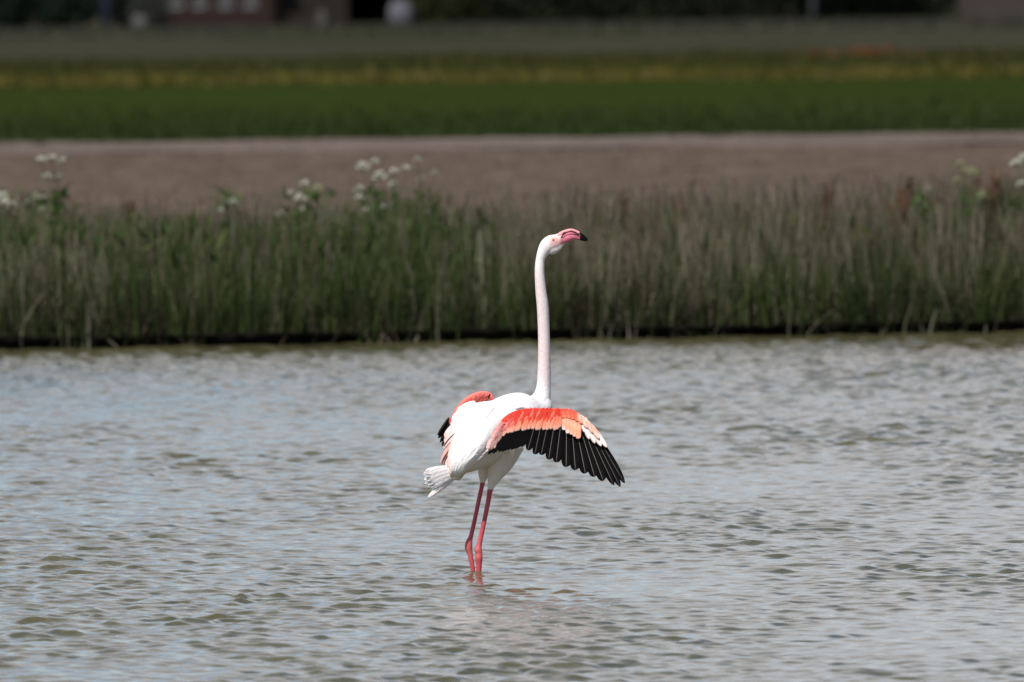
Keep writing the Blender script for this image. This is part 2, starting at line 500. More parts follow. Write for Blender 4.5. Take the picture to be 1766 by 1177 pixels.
def parsley(heads, root_px, label, tint=(0.50, 0.52, 0.40), Y=83.9, size=1.0):
    g0 = P(root_px, 480, Y)
    dd = 0.0
    Yb = Y
    zb = float(bank_z(Yb - bank_y(g0.x)))
    rt = empty('cow_parsley', (g0.x, Yb, zb))
    tag(rt, label, 'wildflower', 'cow parsley flowering on the bank')
    s = Soup()
    hs = [P(hx, hy, Y + random.uniform(-.25, .25)) for hx, hy, hr in heads]
    top = max(hs, key=lambda p: p.z)
    ax0 = np.array([g0.x, Yb, zb - .02]); ax1 = np.array([(top.x + g0.x) / 2, Yb, top.z - 0.10])
    axis = catmull([ax0, (ax0 * .5 + ax1 * .5) + np.array([.01, 0, 0]), ax1], 8)
    V, Fc = tube_arrays(axis, np.linspace(.005, .003, 8), 5); s.add(V, Fc)
    for hp, (hx, hy, hr) in zip(hs, heads):
        t0 = min(max((hp.z - .16 - ax0[2]) / (ax1[2] - ax0[2] + 1e-6), .1), 1)
        a = ax0 + (ax1 - ax0) * t0
        e = np.array([hp.x, hp.y, hp.z - .035])
        m_ = (a + e) / 2 + np.array([(e[0] - a[0]) * .25, 0, -.01])
        V, Fc = tube_arrays(catmull([a, m_, e], 6), np.linspace(.0028, .0018, 6), 4); s.add(V, Fc)
        flower_head(Vector((hp.x, hp.y, hp.z)), hr * .00165 * size, rt, tint)
    s.build('stem', stem_m, rt)
    # ferny leaves low on the stem
    n = 80
    bs = np.stack([g0.x + rng.normal(0, .05, n), Yb + rng.normal(0, .05, n), zb + rng.uniform(.12, .56, n)], 1)
    V, Fq, cc = blades(bs, rng.uniform(.02, .1, n), rng.uniform(.012, .028, n), rng.normal(0, .08, (n, 2)), pick(GRN[:2] * np.array([.8, 1.1, .6]), n), tip=.1)
    mesh_obj('leaves', V, Fq, veg, rt, col=cc)['kind'] = 'stuff'

WH = (0.42, 0.42, 0.34); YG = (0.24, 0.26, 0.13); DIM = (0.27, 0.26, 0.20)
parsley([(3, 333, 26), (9, 344, 24), (22, 351, 20), (-12, 340, 22)], 8, 'dense white cow parsley cut by the left edge of the frame', WH)
parsley([(72, 271, 17), (89, 268, 18), (107, 273, 16), (82, 300, 17), (104, 302, 13)], 104, 'tall cow parsley with five white heads rising against the brown field at far left', WH)
parsley([(61, 337, 19), (45, 349, 17), (76, 338, 14), (73, 359, 12)], 62, 'short cow parsley with pale heads beside the leftmost dense one', DIM)
parsley([(401, 344, 18), (380, 360, 16), (429, 382, 12)], 395, 'small low cow parsley with two white heads left of the larger clumps', WH)
parsley([(501, 329, 17), (519, 336, 24), (526, 313, 16), (485, 364, 20), (521, 360, 12)], 508, 'leafy cow parsley with bright white heads in the left half of the bank', WH)
parsley([(548, 320, 19), (540, 331, 20), (566, 356, 20), (571, 370, 16), (533, 381, 20), (578, 381, 13)], 552, 'yellowish green cow parsley clump just right of the bright white one', YG)
parsley([(627, 282, 26), (646, 275, 17), (619, 322, 17), (621, 336, 17), (645, 340, 16), (630, 360, 18)], 640, 'tall cow parsley with a large white head left of the flamingo', WH, Y=84.0)
parsley([(656, 298, 25), (680, 291, 19), (701, 287, 14), (677, 315, 15), (664, 354, 20), (611, 394, 13)], 662, 'tall cow parsley with wide side branches nearest left of the flamingo neck', WH, Y=83.6)
parsley([(721, 272, 15), (749, 295, 14), (725, 305, 13), (740, 362, 14)], 731, 'thin yellow green cow parsley with sparse faint heads left of the flamingo', DIM)
parsley([(1656, 279, 15), (1678, 293, 20), (1686, 300, 16), (1652, 308, 14), (1693, 332, 16), (1664, 290, 12)], 1678, 'faded yellowish cow parsley beside the rust coloured dock at right', YG)
parsley([(1588, 340, 18), (1602, 325, 11)], 1596, 'low single headed cow parsley among pale grass at right', DIM)
parsley([(1754, 276, 26), (1766, 268, 22), (1762, 313, 18), (1745, 360, 15)], 1758, 'bright white cow parsley cut by the right edge of the frame', WH)

# dock plants: rusty seed spikes
dock_m = flat_mat('dock_stem', (0.10, 0.055, 0.03), 0.8, 0.1, noise=.3)
def dock(px, py, label, hw=14, nsp=5, Y=84.1, tint=(0.20, 0.085, 0.042)):
    tp = P(px, py, Y)
    zb = float(bank_z(Y - bank_y(tp.x)))
    rt = empty('dock_plant', (tp.x, Y, zb))
    tag(rt, label, 'wildflower', 'rust coloured dock plants on the bank')
    s = Soup()
    for k in range(nsp):
        ox = random.uniform(-hw, hw) / 290; hh = (tp.z - zb) * random.uniform(.8, 1.02)
        a = np.array([tp.x + ox * .15, Y, zb]); e = np.array([tp.x + ox, Y + random.uniform(-.06, .06), zb + hh])
        V, Fc = tube_arrays(np.linspace(a, e, 4), [.003, .0025, .002, .0015], 4); s.add(V, Fc)
        n = 110
        tt = rng.uniform(.58, 1, n)
        bs = a + (e - a) * tt[:, None] + rng.normal(0, .009, (n, 3))
        V, Fq, cc = blades(bs, rng.uniform(.008, .02, n), rng.uniform(.005, .011, n), rng.normal(0, .012, (n, 2)), np.tile(np.array(tint), (n, 1)), segs=1, tip=.5, colvar=.35)
        mesh_obj('seed_spike', V, Fq, veg, rt, col=cc)
    s.build('stem', dock_m, rt)
dock(1710, 296, 'broad orange rust dock beside the cow parsley at the right edge', 34, 9, tint=(0.15, .075, .042))
dock(1572, 306, 'tall dark brown narrow dock standing above the pale grass at right', 8, 4, tint=(0.09, .048, .022))
dock(1546, 326, 'reddish dock just left of the tallest dark brown one', 12, 4)
dock(1411, 326, 'brown dock in the middle of the right half of the bank', 22, 5, tint=(.14, .065, .035))
dock(1066, 326, 'reddish brown dock right behind the flamingo beak', 16, 5, tint=(.15, .07, .04))
dock(1178, 336, 'low rusty dock between the beak and the right half of the bank', 16, 4, tint=(.15, .065, .04))
dock(226, 346, 'low reddish dock in the left part of the bank', 14, 3, tint=(.12, .06, .035))

# ------------------------------------------------------------------ far crop, verge, poppies
n = 16000
x = rng.uniform(-13, 13, n); y = 161.6 + rng.exponential(9, n) - 4.5 * wav(x * 1.5, 2.2) ** 3 * rng.uniform(0, 1, n)
base = np.stack([x, y + .03 * x, np.full(n, GZ)], 1)
V, Fq, cc = blades(base, rng.uniform(.05, .17, n), rng.uniform(.02, .05, n), rng.normal(0, .04, (n, 2)), pick(np.array([(.024, .038, .006), (.030, .044, .008), (.018, .030, .005)]), n), segs=1)
tag(mesh_obj('crop_rows', V, Fq, veg, col=cc), 'low green crop seedlings along the near edge of the green field', 'crop', kind='stuff')
n = 34000
x = rng.uniform(-17, 17, n); y = rng.uniform(254, 322, n)
hh = rng.uniform(.08, .36, n) * (0.55 + 0.65 * wav(x * .5 + y * .05, 2.0) * wav(x * .13, 1))
base = np.stack([x, y + .03 * x, np.full(n, GZ)], 1)
pal = np.array([(.046, .048, .008), (.030, .034, .006), (.060, .054, .009), (.020, .026, .006)])
far = np.clip((y - 262) / 40, 0, 1)[:, None]
col = pick(pal, n) * (1.2 - .25 * far)
V, Fq, cc = blades(base, hh, rng.uniform(.04, .10, n), rng.normal(0, .06, (n, 2)), col, segs=1)
tag(mesh_obj('verge_weeds', V, Fq, veg, col=cc), 'olive and yellow green weeds in the strip beyond the green crop', 'weeds', kind='stuff')
n = 9000
x = rng.uniform(-17, 17, n); y = 251.5 + rng.exponential(2.2, n)
keep = rng.uniform(0, 1, n) < .25 + .75 * wav(x * .8, 5)
x, y = x[keep], y[keep]; n = len(x)
base = np.stack([x, y + .03 * x, GZ + rng.uniform(.02, .2, n)], 1)
V, Fq, cc = blades(base, rng.uniform(.02, .045, n), rng.uniform(.03, .06, n), rng.normal(0, .02, (n, 2)), pick(np.array([(.15, .12, .014), (.13, .09, .03), (.08, .08, .012)]), n), segs=1, tip=.8)
tag(mesh_obj('yellow_flowers', V, Fq, veg, col=cc), 'yellow wildflowers along the near edge of the weedy strip', 'wildflowers', kind='stuff')
n = 70
ca = P(1480, 104, 296)
x = np.concatenate([ca.x + rng.normal(0.15, .42, 46), ca.x + rng.normal(-.9, .4, 14), ca.x + rng.normal(1.2, .9, 10)])
y = 294 + rng.normal(0, 4.5, n)
base = np.stack([x, y, GZ + rng.uniform(.20, .34, n)], 1)
V, Fq, cc = blades(base, rng.uniform(.03, .06, n), rng.uniform(.04, .07, n), rng.normal(0, .02, (n, 2)), np.tile([(.20, .05, .018)], (n, 1)), segs=1, tip=1.2)
tag(mesh_obj('poppies', V, Fq, veg, col=cc), 'patch of orange red poppies in the weedy strip at right', 'wildflowers', kind='stuff')
# strips of green in the far stubble
grn2 = flat_mat('far_green', (0.024, 0.032, 0.013), .95, .0, col2=(.034, .034, .020), scale=.3, detail=6)
sheet('grass_strip', -9.5, 4.5, 455, 492, GZ + .012, grn2)

# ------------------------------------------------------------------ farm yard far behind
YH = 592.0
def X_at(px, Y=YH): return P(px, 20, Y).x
brick = flat_mat('brick_wall', (0.034, 0.022, 0.019), .9, .0, col2=(.025, .016, .014), scale=3)
dark_wood = flat_mat('tarred_boards', (0.026, .020, .016), .9, .1, col2=(.015, .012, .010), scale=2)
slate = flat_mat('roof_tiles', (0.12, .045, .03), .8, .2, noise=.3, scale=2)
whitep = flat_mat('white_paint', (0.16, .16, .155), .6, .3, noise=.1)
curtain = flat_mat('net_curtain', (0.062, .062, .058), .8, .1, noise=.4, scale=3)
black_in = flat_mat('barn_shade', (0.012, .011, .010), .95, .05, noise=.2)
plastic = flat_mat('bale_wrap', (0.105, .10, .112), .8, .1, noise=.15, scale=2)
stone = flat_mat('pale_stone', (0.085, .082, .078), .8, .2, noise=.3, scale=4)
bark = flat_mat('pale_bark', (0.045, .045, .05), .8, .2, col2=(.02, .02, .02), scale=6)
bark_d = flat_mat('dark_bark', (0.05, .04, .03), .9, .1, noise=.4, scale=6)

def gable_house(name, label, x0, x1, y0, dep, wall_h, roof_h, wall_m, windows, door=None, opening=None):
    cx = (x0 + x1) / 2
    r = empty(name, (cx, y0, GZ))
    tag(r, label, 'building')
    z0 = GZ - .02; z1 = GZ + wall_h
    s = Soup()
    cuts = sorted([(a, b_, c_, d_) for a, b_, c_, d_ in windows] + ([door] if door else []) + ([opening] if opening else []))
    T = .25
    x = x0
    for a, b_, c_, d_ in cuts:      # front wall leaves real openings
        s.box(x, a, y0, y0 + T, z0, z1)
        if c_ > z0 + .05: s.box(a, b_, y0, y0 + T, z0, c_)
        s.box(a, b_, y0, y0 + T, d_, z1)
        x = b_
    s.box(x, x1, y0, y0 + T, z0, z1)
    s.box(x0, x0 + T, y0 + T, y0 + dep - T, z0, z1); s.box(x1 - T, x1, y0 + T, y0 + dep - T, z0, z1)
    s.box(x0, x1, y0 + dep - T, y0 + dep, z0, z1)
    for xx in (x0, x1 - T):
        s.add([(xx, y0, z1), (xx + T, y0, z1), (xx + T, y0 + dep, z1), (xx, y0 + dep, z1), (xx, y0 + dep / 2, z1 + roof_h), (xx + T, y0 + dep / 2, z1 + roof_h)],
              [(0, 4, 3), (1, 2, 5), (0, 1, 5, 4), (3, 4, 5, 2)])
    s.build('wall', wall_m, r)
    s = Soup()
    e = .4; t_ = .14
    for sg in (0, 1):
        ya = y0 - e if sg == 0 else y0 + dep + e
        ym = y0 + dep / 2
        za = z1 + .005 - roof_h * e / (dep / 2)
        s.add([(x0 - e, ya, za), (x1 + e, ya, za), (x1 + e, ym, z1 + roof_h + .005), (x0 - e, ym, z1 + roof_h + .005),
               (x0 - e, ya, za + t_), (x1 + e, ya, za + t_), (x1 + e, ym, z1 + roof_h + t_), (x0 - e, ym, z1 + roof_h + t_)],
              [(0, 3, 2, 1), (4, 5, 6, 7), (0, 1, 5, 4), (1, 2, 6, 5), (2, 3, 7, 6), (3, 0, 4, 7)])
    rf = s.build('roof', slate, r)
    for a, b_, c_, d_ in windows:
        s = Soup(); k = .05
        s.box(a, a + k, y0 + .06, y0 + .12, c_, d_); s.box(b_ - k, b_, y0 + .06, y0 + .12, c_, d_)
        s.box(a + k, b_ - k, y0 + .06, y0 + .12, d_ - k, d_); s.box(a + k, b_ - k, y0 + .06, y0 + .12, c_, c_ + k)
        s.box((a + b_) / 2 - .02, (a + b_) / 2 + .02, y0 + .07, y0 + .11, c_ + k, d_ - k)
        s.box(a - .03, b_ + .03, y0 - .05, y0 - .003, c_ - .06, c_)
        wd = s.build('window_frame', whitep, r)
        s = Soup(); s.box(a + k, b_ - k, y0 + .125, y0 + .14, c_ + k, d_ - k)
        s.build('pane', curtain, r)
    if door:
        a, b_, c_, d_ = door
        s = Soup(); s.box(a + .02, b_ - .02, y0 + .08, y0 + .14, c_, d_ - .02); s.build('door', dark_wood, r)
    if opening:
        s = Soup(); s.box(opening[0] - 1, opening[1] + 1, y0 + dep - T - .3, y0 + dep - T - .1, z0 + .04, z1 - .1)
        s.build('doorway_shade', black_in, r)  # added near-black panel, its colour stands in for the shade indoors
    return r
wn = []
for px in (303, 343, 388, 431):
    xc = X_at(px); wn.append((xc - .30, xc + .30, GZ + .93, GZ + 2.2))
gable_house('brick_house', 'brown red brick house with four pale windows at the top left', X_at(262), X_at(470), YH, 8, 2.9, 3.2, brick, wn)
gable_house('barn', 'dark timber barn with a black open doorway beside the brick house', X_at(476), X_at(700), YH + 1.0, 9, 3.0, 3.4, dark_wood, [],
            opening=(X_at(600), X_at(682), GZ - .02, GZ + 2.6))
gable_house('shed', 'greyish brick shed beyond the right end of the dark hedge', X_at(1625), X_at(1900), YH + 4, 8, 2.8, 3.0, flat_mat('grey_brick', (.062, .050, .044), .9, .1, noise=.35, scale=2), [])

def lump(c, r, mat, name, label, cat, sx=1, sz=1, parent=None, soft=.05):
    V = []; Fc = []; nu, nv = 20, 12
    ph = [random.uniform(0, 6) for _ in range(6)]
    for j in range(nv + 1):
        th = math.pi * j / nv
        for i in range(nu):
            a = 2 * math.pi * i / nu
            dxyz = np.array([math.cos(a) * math.sin(th), math.sin(a) * math.sin(th), math.cos(th)])
            q = np.sign(dxyz) * np.abs(dxyz) ** .75
            k = 1 + soft * (math.sin(3 * a + ph[0]) * math.sin(2 * th + ph[1]) + .6 * math.sin(5 * a + ph[2]) * math.sin(4 * th))
            V.append((c[0] + q[0] * r * sx * k, c[1] + q[1] * r * k, c[2] + q[2] * r * sz * k))
    for j in range(nv):
        for i in range(nu):
            i2 = (i + 1) % nu
            Fc.append((j * nu + i, (j + 1) * nu + i, (j + 1) * nu + i2, j * nu + i2))
    o = mesh_obj(name, V, Fc, mat)
    tag(o, label, cat)
    return o
# wrapped bale on its side: rounded drum
bx = X_at(691, YH - 8)
lump((bx, YH - 10, GZ + .54), .56, plastic, 'wrapped_bale', 'pale round wrapped bale in front of the black barn doorway', 'bale', sx=.92, sz=1.0)
lump((X_at(243, YH - 9), YH - 11, GZ + .30), .33, stone, 'pale_boulder', 'small pale grey boulder at the left end of the brick house', 'boulder', sx=.9, sz=.98, soft=.12)
def post(px, label, hgt, wd, mat, Y, name='garden_post'):
    s = Soup(); x = X_at(px, Y)
    s.box(x - wd / 2, x + wd / 2, Y - wd / 2, Y + wd / 2, GZ - .1, GZ + hgt)
    s.add([(x - wd * .6, Y - wd * .6, GZ + hgt), (x + wd * .6, Y - wd * .6, GZ + hgt), (x + wd * .6, Y + wd * .6, GZ + hgt), (x - wd * .6, Y + wd * .6, GZ + hgt), (x, Y, GZ + hgt + wd * .5)],
          [(0, 3, 2, 1), (0, 1, 4), (1, 2, 4), (2, 3, 4), (3, 0, 4)])
    tag(s.build(name, mat), label, 'post')
post(554, 'short pale post in front of the dark barn wall', .62, .30, stone, YH - 6)
post(180, 'blue grey post at the right end of the dark green shrubs', 1.9, .34, flat_mat('blue_grey_paint', (.085, .09, .13), .7, .2, noise=.3), YH - 1)

def foliage(name, cx, cy, hw, hd, z0, z1, n, pal, parent=None, size=.16):
    u = rng.normal(0, 1, (n, 3)); u /= np.linalg.norm(u, axis=1)[:, None]
    r = rng.uniform(.55, 1, (n, 1)) ** .6
    p = u * r
    cl = 1 + .16 * np.sin(p[:, 0] * 7 + cx) * np.sin(p[:, 2] * 6)
    pos = np.stack([cx + p[:, 0] * hw * cl, cy + p[:, 1] * hd * cl, np.clip((z0 + z1) / 2 + p[:, 2] * (z1 - z0) * .62 * cl, z0, None)], 1)
    return blades(pos, rng.uniform(.5, 1.2, n) * size * rng.choice([-1, 1], n), rng.uniform(.5, 1.1, n) * size, rng.normal(0, size * .6, (n, 2)), pick(pal, n), segs=1, tip=.3, colvar=.4, yaw=rng.uniform(0, 3.14, n))
DK = np.array([(.020, .026, .010), (.013, .018, .008), (.028, .032, .013)])
def bush(name, label, cat, px0, px1, Y, hgt, pal, n=2500, group=None, trunk=True, size=.16):
    x0, x1 = X_at(px0, Y), X_at(px1, Y)
    cx = (x0 + x1) / 2
    r = empty(name, (cx, Y, GZ)); tag(r, label, cat, group)
    V, Fq, cc = foliage('crown', cx, Y, (x1 - x0) / 2 * 1.05, 1.1, GZ + .02, GZ + hgt, n, pal, size=size)
    mesh_obj('crown', V, Fq, veg, r, col=cc)
    s = Soup()
    for k in range(5):
        a = np.array([cx + random.uniform(-.1, .1), Y, GZ - .05]); e = np.array([cx + random.uniform(-.5, .5) * (x1 - x0), Y + random.uniform(-.6, .6), GZ + hgt * .7])
        V, Fc = tube_arrays(catmull([a, (a + e) / 2 + np.array([0, 0, .2]), e], 6), np.linspace(.07, .02, 6), 6); s.add(V, Fc)
    s.build('trunk', bark_d, r)
bush('evergreen_shrub', 'blackish green evergreen shrub in the top left corner', 'shrub', -60, 60, YH - 2, 2.6, np.array([(.008, .015, .010), (.012, .022, .014)]), 5200)
bush('evergreen_shrub', 'dark green evergreen shrub right of the one in the top left corner', 'shrub', 50, 172, YH - 2, 2.8, np.array([(.014, .026, .017), (.010, .019, .013)]), 5600)
bush('evergreen_shrub', 'blackish evergreen shrub between the blue grey post and the brick house', 'shrub', 186, 262, YH + 1.5, 2.5, np.array([(.012, .016, .010), (.009, .012, .008)]), 4200)
bush('grey_shrub', 'small greyish green shrub in front of the left window of the brick house', 'shrub', 222, 290, YH - 1.6, 1.6, np.array([(.040, .044, .036), (.055, .06, .05)]), 1600, size=.12)
bush('olive_shrub', 'olive green shrub beside the wrapped bale right of the barn', 'shrub', 706, 830, YH - 2, 2.2, np.array([(.040, .042, .010), (.028, .033, .010), (.02, .022, .01)]), 4200)

# hedge and trees
rh = empty('hedge', (X_at(1200), YH + 1, GZ)); tag(rh, 'long dark hedge closing the fields across the top right', 'hedge')
n = 46000
hx = rng.uniform(X_at(770), X_at(1650), n)
hz = GZ + rng.uniform(0, 1, n) ** 1.1 * (2.3 + .4 * np.sin(hx * .9) + .25 * np.sin(hx * 2.3))
hy = YH + 1 + rng.normal(0, .45, n)
tone = .55 + .9 * wav(hx * .9 + hz * 1.3, 3.3)
V, Fq, cc = blades(np.stack([hx, hy, hz], 1), rng.uniform(.08, .2, n), rng.uniform(.08, .2, n), rng.normal(0, .1, (n, 2)), pick(DK, n) * tone[:, None], segs=1, tip=.3, colvar=.4, yaw=rng.uniform(0, 3.14, n))
mesh_obj('leaves', V, Fq, veg, rh, col=cc)
s = Soup()
for k in range(90):
    x = random.uniform(X_at(775), X_at(1645))
    a = np.array([x, YH + 1, GZ - .05]); e = np.array([x + random.uniform(-.3, .3), YH + 1 + random.uniform(-.3, .3), GZ + 1.7])
    V, Fc = tube_arrays(np.linspace(a, e, 3), [.04, .03, .015], 5); s.add(V, Fc)
hs_ = s.build('stem', bark_d, rh); hs_['kind'] = 'stuff'
def tree(px, Y, hgt, label, bark_mat, rad, pal, name='tree'):
    x = X_at(px, Y)
    r = empty(name, (x, Y, GZ)); tag(r, label, 'tree')
    s = Soup()
    V, Fc = tube_arrays(catmull([(x, Y, GZ - .1), (x + .08, Y, GZ + hgt * .3), (x - .05, Y, GZ + hgt * .75)], 10), np.linspace(rad, rad * .35, 10), 10); s.add(V, Fc)
    for k in range(9):
        a = random.uniform(0, 6.28); zz = GZ + hgt * (.35 + .05 * k)
        e = np.array([x + math.cos(a) * hgt * .22, Y + math.sin(a) * hgt * .22, zz + hgt * .14])
        V, Fc = tube_arrays(np.linspace((x, Y, zz), e, 4), [rad * .35, rad * .25, rad * .15, rad * .06], 5); s.add(V, Fc)
    s.build('trunk', bark_mat, r, smooth=True)
    V, Fq, cc = foliage('crown', x, Y, hgt * .3, hgt * .3, GZ + hgt * .4, GZ + hgt, 3500, pal, size=.28)
    mesh_obj('crown', V, Fq, veg, r, col=cc)
tree(1401, YH - 3, 9, 'pale barked tree standing in front of the dark hedge', bark, .14, DK * 2.2, 'birch_tree')
tree(860, YH + 6, 10, 'dark tree behind the left end of the hedge', bark_d, .22, DK * 1.6)
tree(1240, YH + 7, 11, 'dark tree behind the middle of the hedge', bark_d, .25, DK * 1.6)
tree(1560, YH + 6, 10, 'dark tree behind the right end of the hedge', bark_d, .22, DK * 1.6)
# rough grass at the foot of the hedge and yard
n = 14000
x = rng.uniform(-26, 26, n); y = rng.uniform(500, 588, n)
base = np.stack([x, y, np.full(n, GZ)], 1)
V, Fq, cc = blades(base, rng.uniform(.05, .25, n), rng.uniform(.08, .2, n), rng.normal(0, .06, (n, 2)), pick(np.array([(.046, .046, .030), (.034, .038, .02), (.058, .052, .038)]), n), segs=1)
tag(mesh_obj('rough_grass', V, Fq, veg, col=cc), 'dull brownish rough grass before the farm and hedge', 'grass', kind='stuff')

# ------------------------------------------------------------------ FLAMINGO
plum, t, b = new_mat('plumage')
a = t.nodes.new('ShaderNodeVertexColor'); a.layer_name = 'Col'
co = t.nodes.new('ShaderNodeTexCoord')
n1 = t.nodes.new('ShaderNodeTexNoise'); n1.inputs['Scale'].default_value = 120; n1.inputs['Detail'].default_value = 5
t.links.new(co.outputs['Object'], n1.inputs['Vector'])
mr = t.nodes.new('ShaderNodeMapRange'); mr.inputs['From Min'].default_value = .3; mr.inputs['From Max'].default_value = .7
mr.inputs['To Min'].default_value = .90; mr.inputs['To Max'].default_value = 1.04
t.links.new(n1.outputs['Fac'], mr.inputs['Value'])
mm = t.nodes.new('ShaderNodeVectorMath'); mm.operation = 'SCALE'
t.links.new(a.outputs['Color'], mm.inputs[0]); t.links.new(mr.outputs['Result'], mm.inputs['Scale'])
t.links.new(mm.outputs['Vector'], b.inputs['Base Color'])
b.inputs['Roughness'].default_value = .75
b.inputs['Specular IOR Level'].default_value = .15
bp = t.nodes.new('ShaderNodeBump'); bp.inputs['Distance'].default_value = .0022; bp.inputs['Strength'].default_value = .8
t.links.new(n1.outputs['Fac'], bp.inputs['Height']); t.links.new(bp.outputs['Normal'], b.inputs['Normal'])
vane, t, b = new_mat('feather_vane')
a = t.nodes.new('ShaderNodeVertexColor'); a.layer_name = 'Col'
co = t.nodes.new('ShaderNodeTexCoord')
n1 = t.nodes.new('ShaderNodeTexNoise'); n1.inputs['Scale'].default_value = 160; n1.inputs['Detail'].default_value = 4
t.links.new(co.outputs['Object'], n1.inputs['Vector'])
mr = t.nodes.new('ShaderNodeMapRange'); mr.inputs['From Min'].default_value = .3; mr.inputs['From Max'].default_value = .7
mr.inputs['To Min'].default_value = .90; mr.inputs['To Max'].default_value = 1.03
t.links.new(n1.outputs['Fac'], mr.inputs['Value'])
mm = t.nodes.new('ShaderNodeVectorMath'); mm.operation = 'SCALE'
t.links.new(a.outputs['Color'], mm.inputs[0]); t.links.new(mr.outputs['Result'], mm.inputs['Scale'])
t.links.new(mm.outputs['Vector'], b.inputs['Base Color'])
b.inputs['Roughness'].default_value = .75; b.inputs['Specular IOR Level'].default_value = .1
tr = t.nodes.new('ShaderNodeBsdfTranslucent'); t.links.new(mm.outputs['Vector'], tr.inputs['Color'])
ms_ = t.nodes.new('ShaderNodeMixShader'); ms_.inputs['Fac'].default_value = .15
t.links.new(b.outputs['BSDF'], ms_.inputs[1]); t.links.new(tr.outputs['BSDF'], ms_.inputs[2])
t.links.new(ms_.outputs['Shader'], t.nodes['Material Output'].inputs['Surface'])
blackf, t, b = new_mat('black_feather')
a = t.nodes.new('ShaderNodeVertexColor'); a.layer_name = 'Col'
t.links.new(a.outputs['Color'], b.inputs['Base Color'])
b.inputs['Roughness'].default_value = .6; b.inputs['Specular IOR Level'].default_value = .015
shaft_m = flat_mat('feather_shaft', (.17, .15, .14), .5, .2, noise=.2)
skin, t, b = new_mat('leg_skin')
a = t.nodes.new('ShaderNodeVertexColor'); a.layer_name = 'Col'
t.links.new(a.outputs['Color'], b.inputs['Base Color']); b.inputs['Roughness'].default_value = .5
beakm, t, b = new_mat('beak_horn')
a = t.nodes.new('ShaderNodeVertexColor'); a.layer_name = 'Col'
t.links.new(a.outputs['Color'], b.inputs['Base Color']); b.inputs['Roughness'].default_value = .42; b.inputs['Specular IOR Level'].default_value = .12

# where the legs enter the water
d_ = CAM_R @ Vector(((821 - 883) / F_PX, -(989 - 588.5) / F_PX, -1))
Y0 = -CAM_H / d_.z * d_.y
PX = F_PX / Y0                      # picture pixels per metre at the bird
cd.dof.focus_distance = Y0 - .02
M_ = 1.0 / PX
def B(px, py, dy=0.0): return np.array(P(px, py, Y0 + dy))

foot = B(821, 991, 0)
bird = empty('flamingo', (foot[0], foot[1], -0.36))
tag(bird, 'pink and white flamingo standing in the water with wings spread and neck stretched up', 'flamingo')

def lofted(points, n, seg=20, flat=None, up=(0, 1, 0)):
    """points: (px, py, dy, r_px)"""
    arr = np.array([[*B(p[0], p[1], p[2]), p[3] * M_] for p in points])
    c = catmull(arr, n)
    f = None
    if flat is not None:
        f = catmull(np.array([[q] for q in flat]), n)[:, 0]
    return tube_arrays(c[:, :3], np.maximum(c[:, 3], .0006), seg, flat=f, up=up)

TORSO = [(772, 816, -.12, 6), (781, 809, -.11, 13), (799, 792, -.095, 28), (828, 765, -.05, 44), (862, 740, .02, 49), (893, 722, .08, 46), (918, 712, .12, 34), (932, 700, .14, 23),
         (937, 688, .145, 15.5)]
NECK = [(926, 700, .13, 20), (934, 686, .145, 16.0), (937.5, 668, .15, 12.8), (938.5, 645, .15, 11.8), (938.6, 610, .15, 10.8), (938, 575, .15, 10.3), (936, 530, .15, 10.3), (933, 504, .15, 9.6),
        (930.8, 477, .15, 8.7), (930.6, 460, .15, 8.3), (932, 447, .15, 8.0), (936.5, 435, .15, 10.2), (943, 425, .15, 13.0), (950, 420, .15, 14.0), (958, 417, .15, 13.0), (966, 412.5, .15, 10.6), (972.5, 408.5, .15, 8.6)]
soup = Soup()
V, Fc = lofted(TORSO, 40, 28, flat=[1, 1, 1.05, 1.1, 1.1, 1.05, 1, 1, 1]); soup.add(V, Fc)
V, Fc = lofted(NECK, 130, 20, flat=[1] * 11 + [.92, .85, .8, .78, .75, .75]); soup.add(V, Fc)
V, Fc = lofted([(944, 431, .15, 8), (952, 429, .15, 11.0), (960, 425.5, .15, 9.6), (968, 419, .15, 6.5), (973, 416, .15, 5)], 16, 14, flat=[.75] * 5); soup.add(V, Fc)
# thighs, shins, hocks, tarsi and webbed feet (below the surface)
LEG1 = [(846, 770, .03, 24), (839, 800, .03, 17), (833.5, 822, .03, 8.5), (832, 834, .03, 4.4), (826, 862, .03, 4.0), (818, 900, .03, 3.9), (812, 926, .03, 4.2), (808.8, 936, .03, 6.3), (808.3, 946, .03, 6.6), (811.0, 957, .03, 5.0),
        (816, 985, .03, 4.1), (824, 1040, .03, 4.0), (834, 1130, .03, 4.2), (836, 1152, .03, 4.6)]
LEG2 = [(872, 765, -.02, 34), (864, 795, -.02, 24), (853, 822, -.02, 13), (846, 842, -.02, 5.6), (842.5, 862, -.02, 4.5), (836, 895, -.02, 4.2), (829.5, 926, -.02, 4.3), (826, 941, -.02, 5.2), (824.8, 949, -.02, 6.9), (826.2, 955, -.02, 6.0), (825.6, 963, -.02, 7.0), (826, 974, -.02, 5.3),
        (826, 992, -.02, 4.6), (829, 1040, -.02, 4.3), (835, 1130, -.02, 4.4), (836, 1152, -.02, 4.8)]
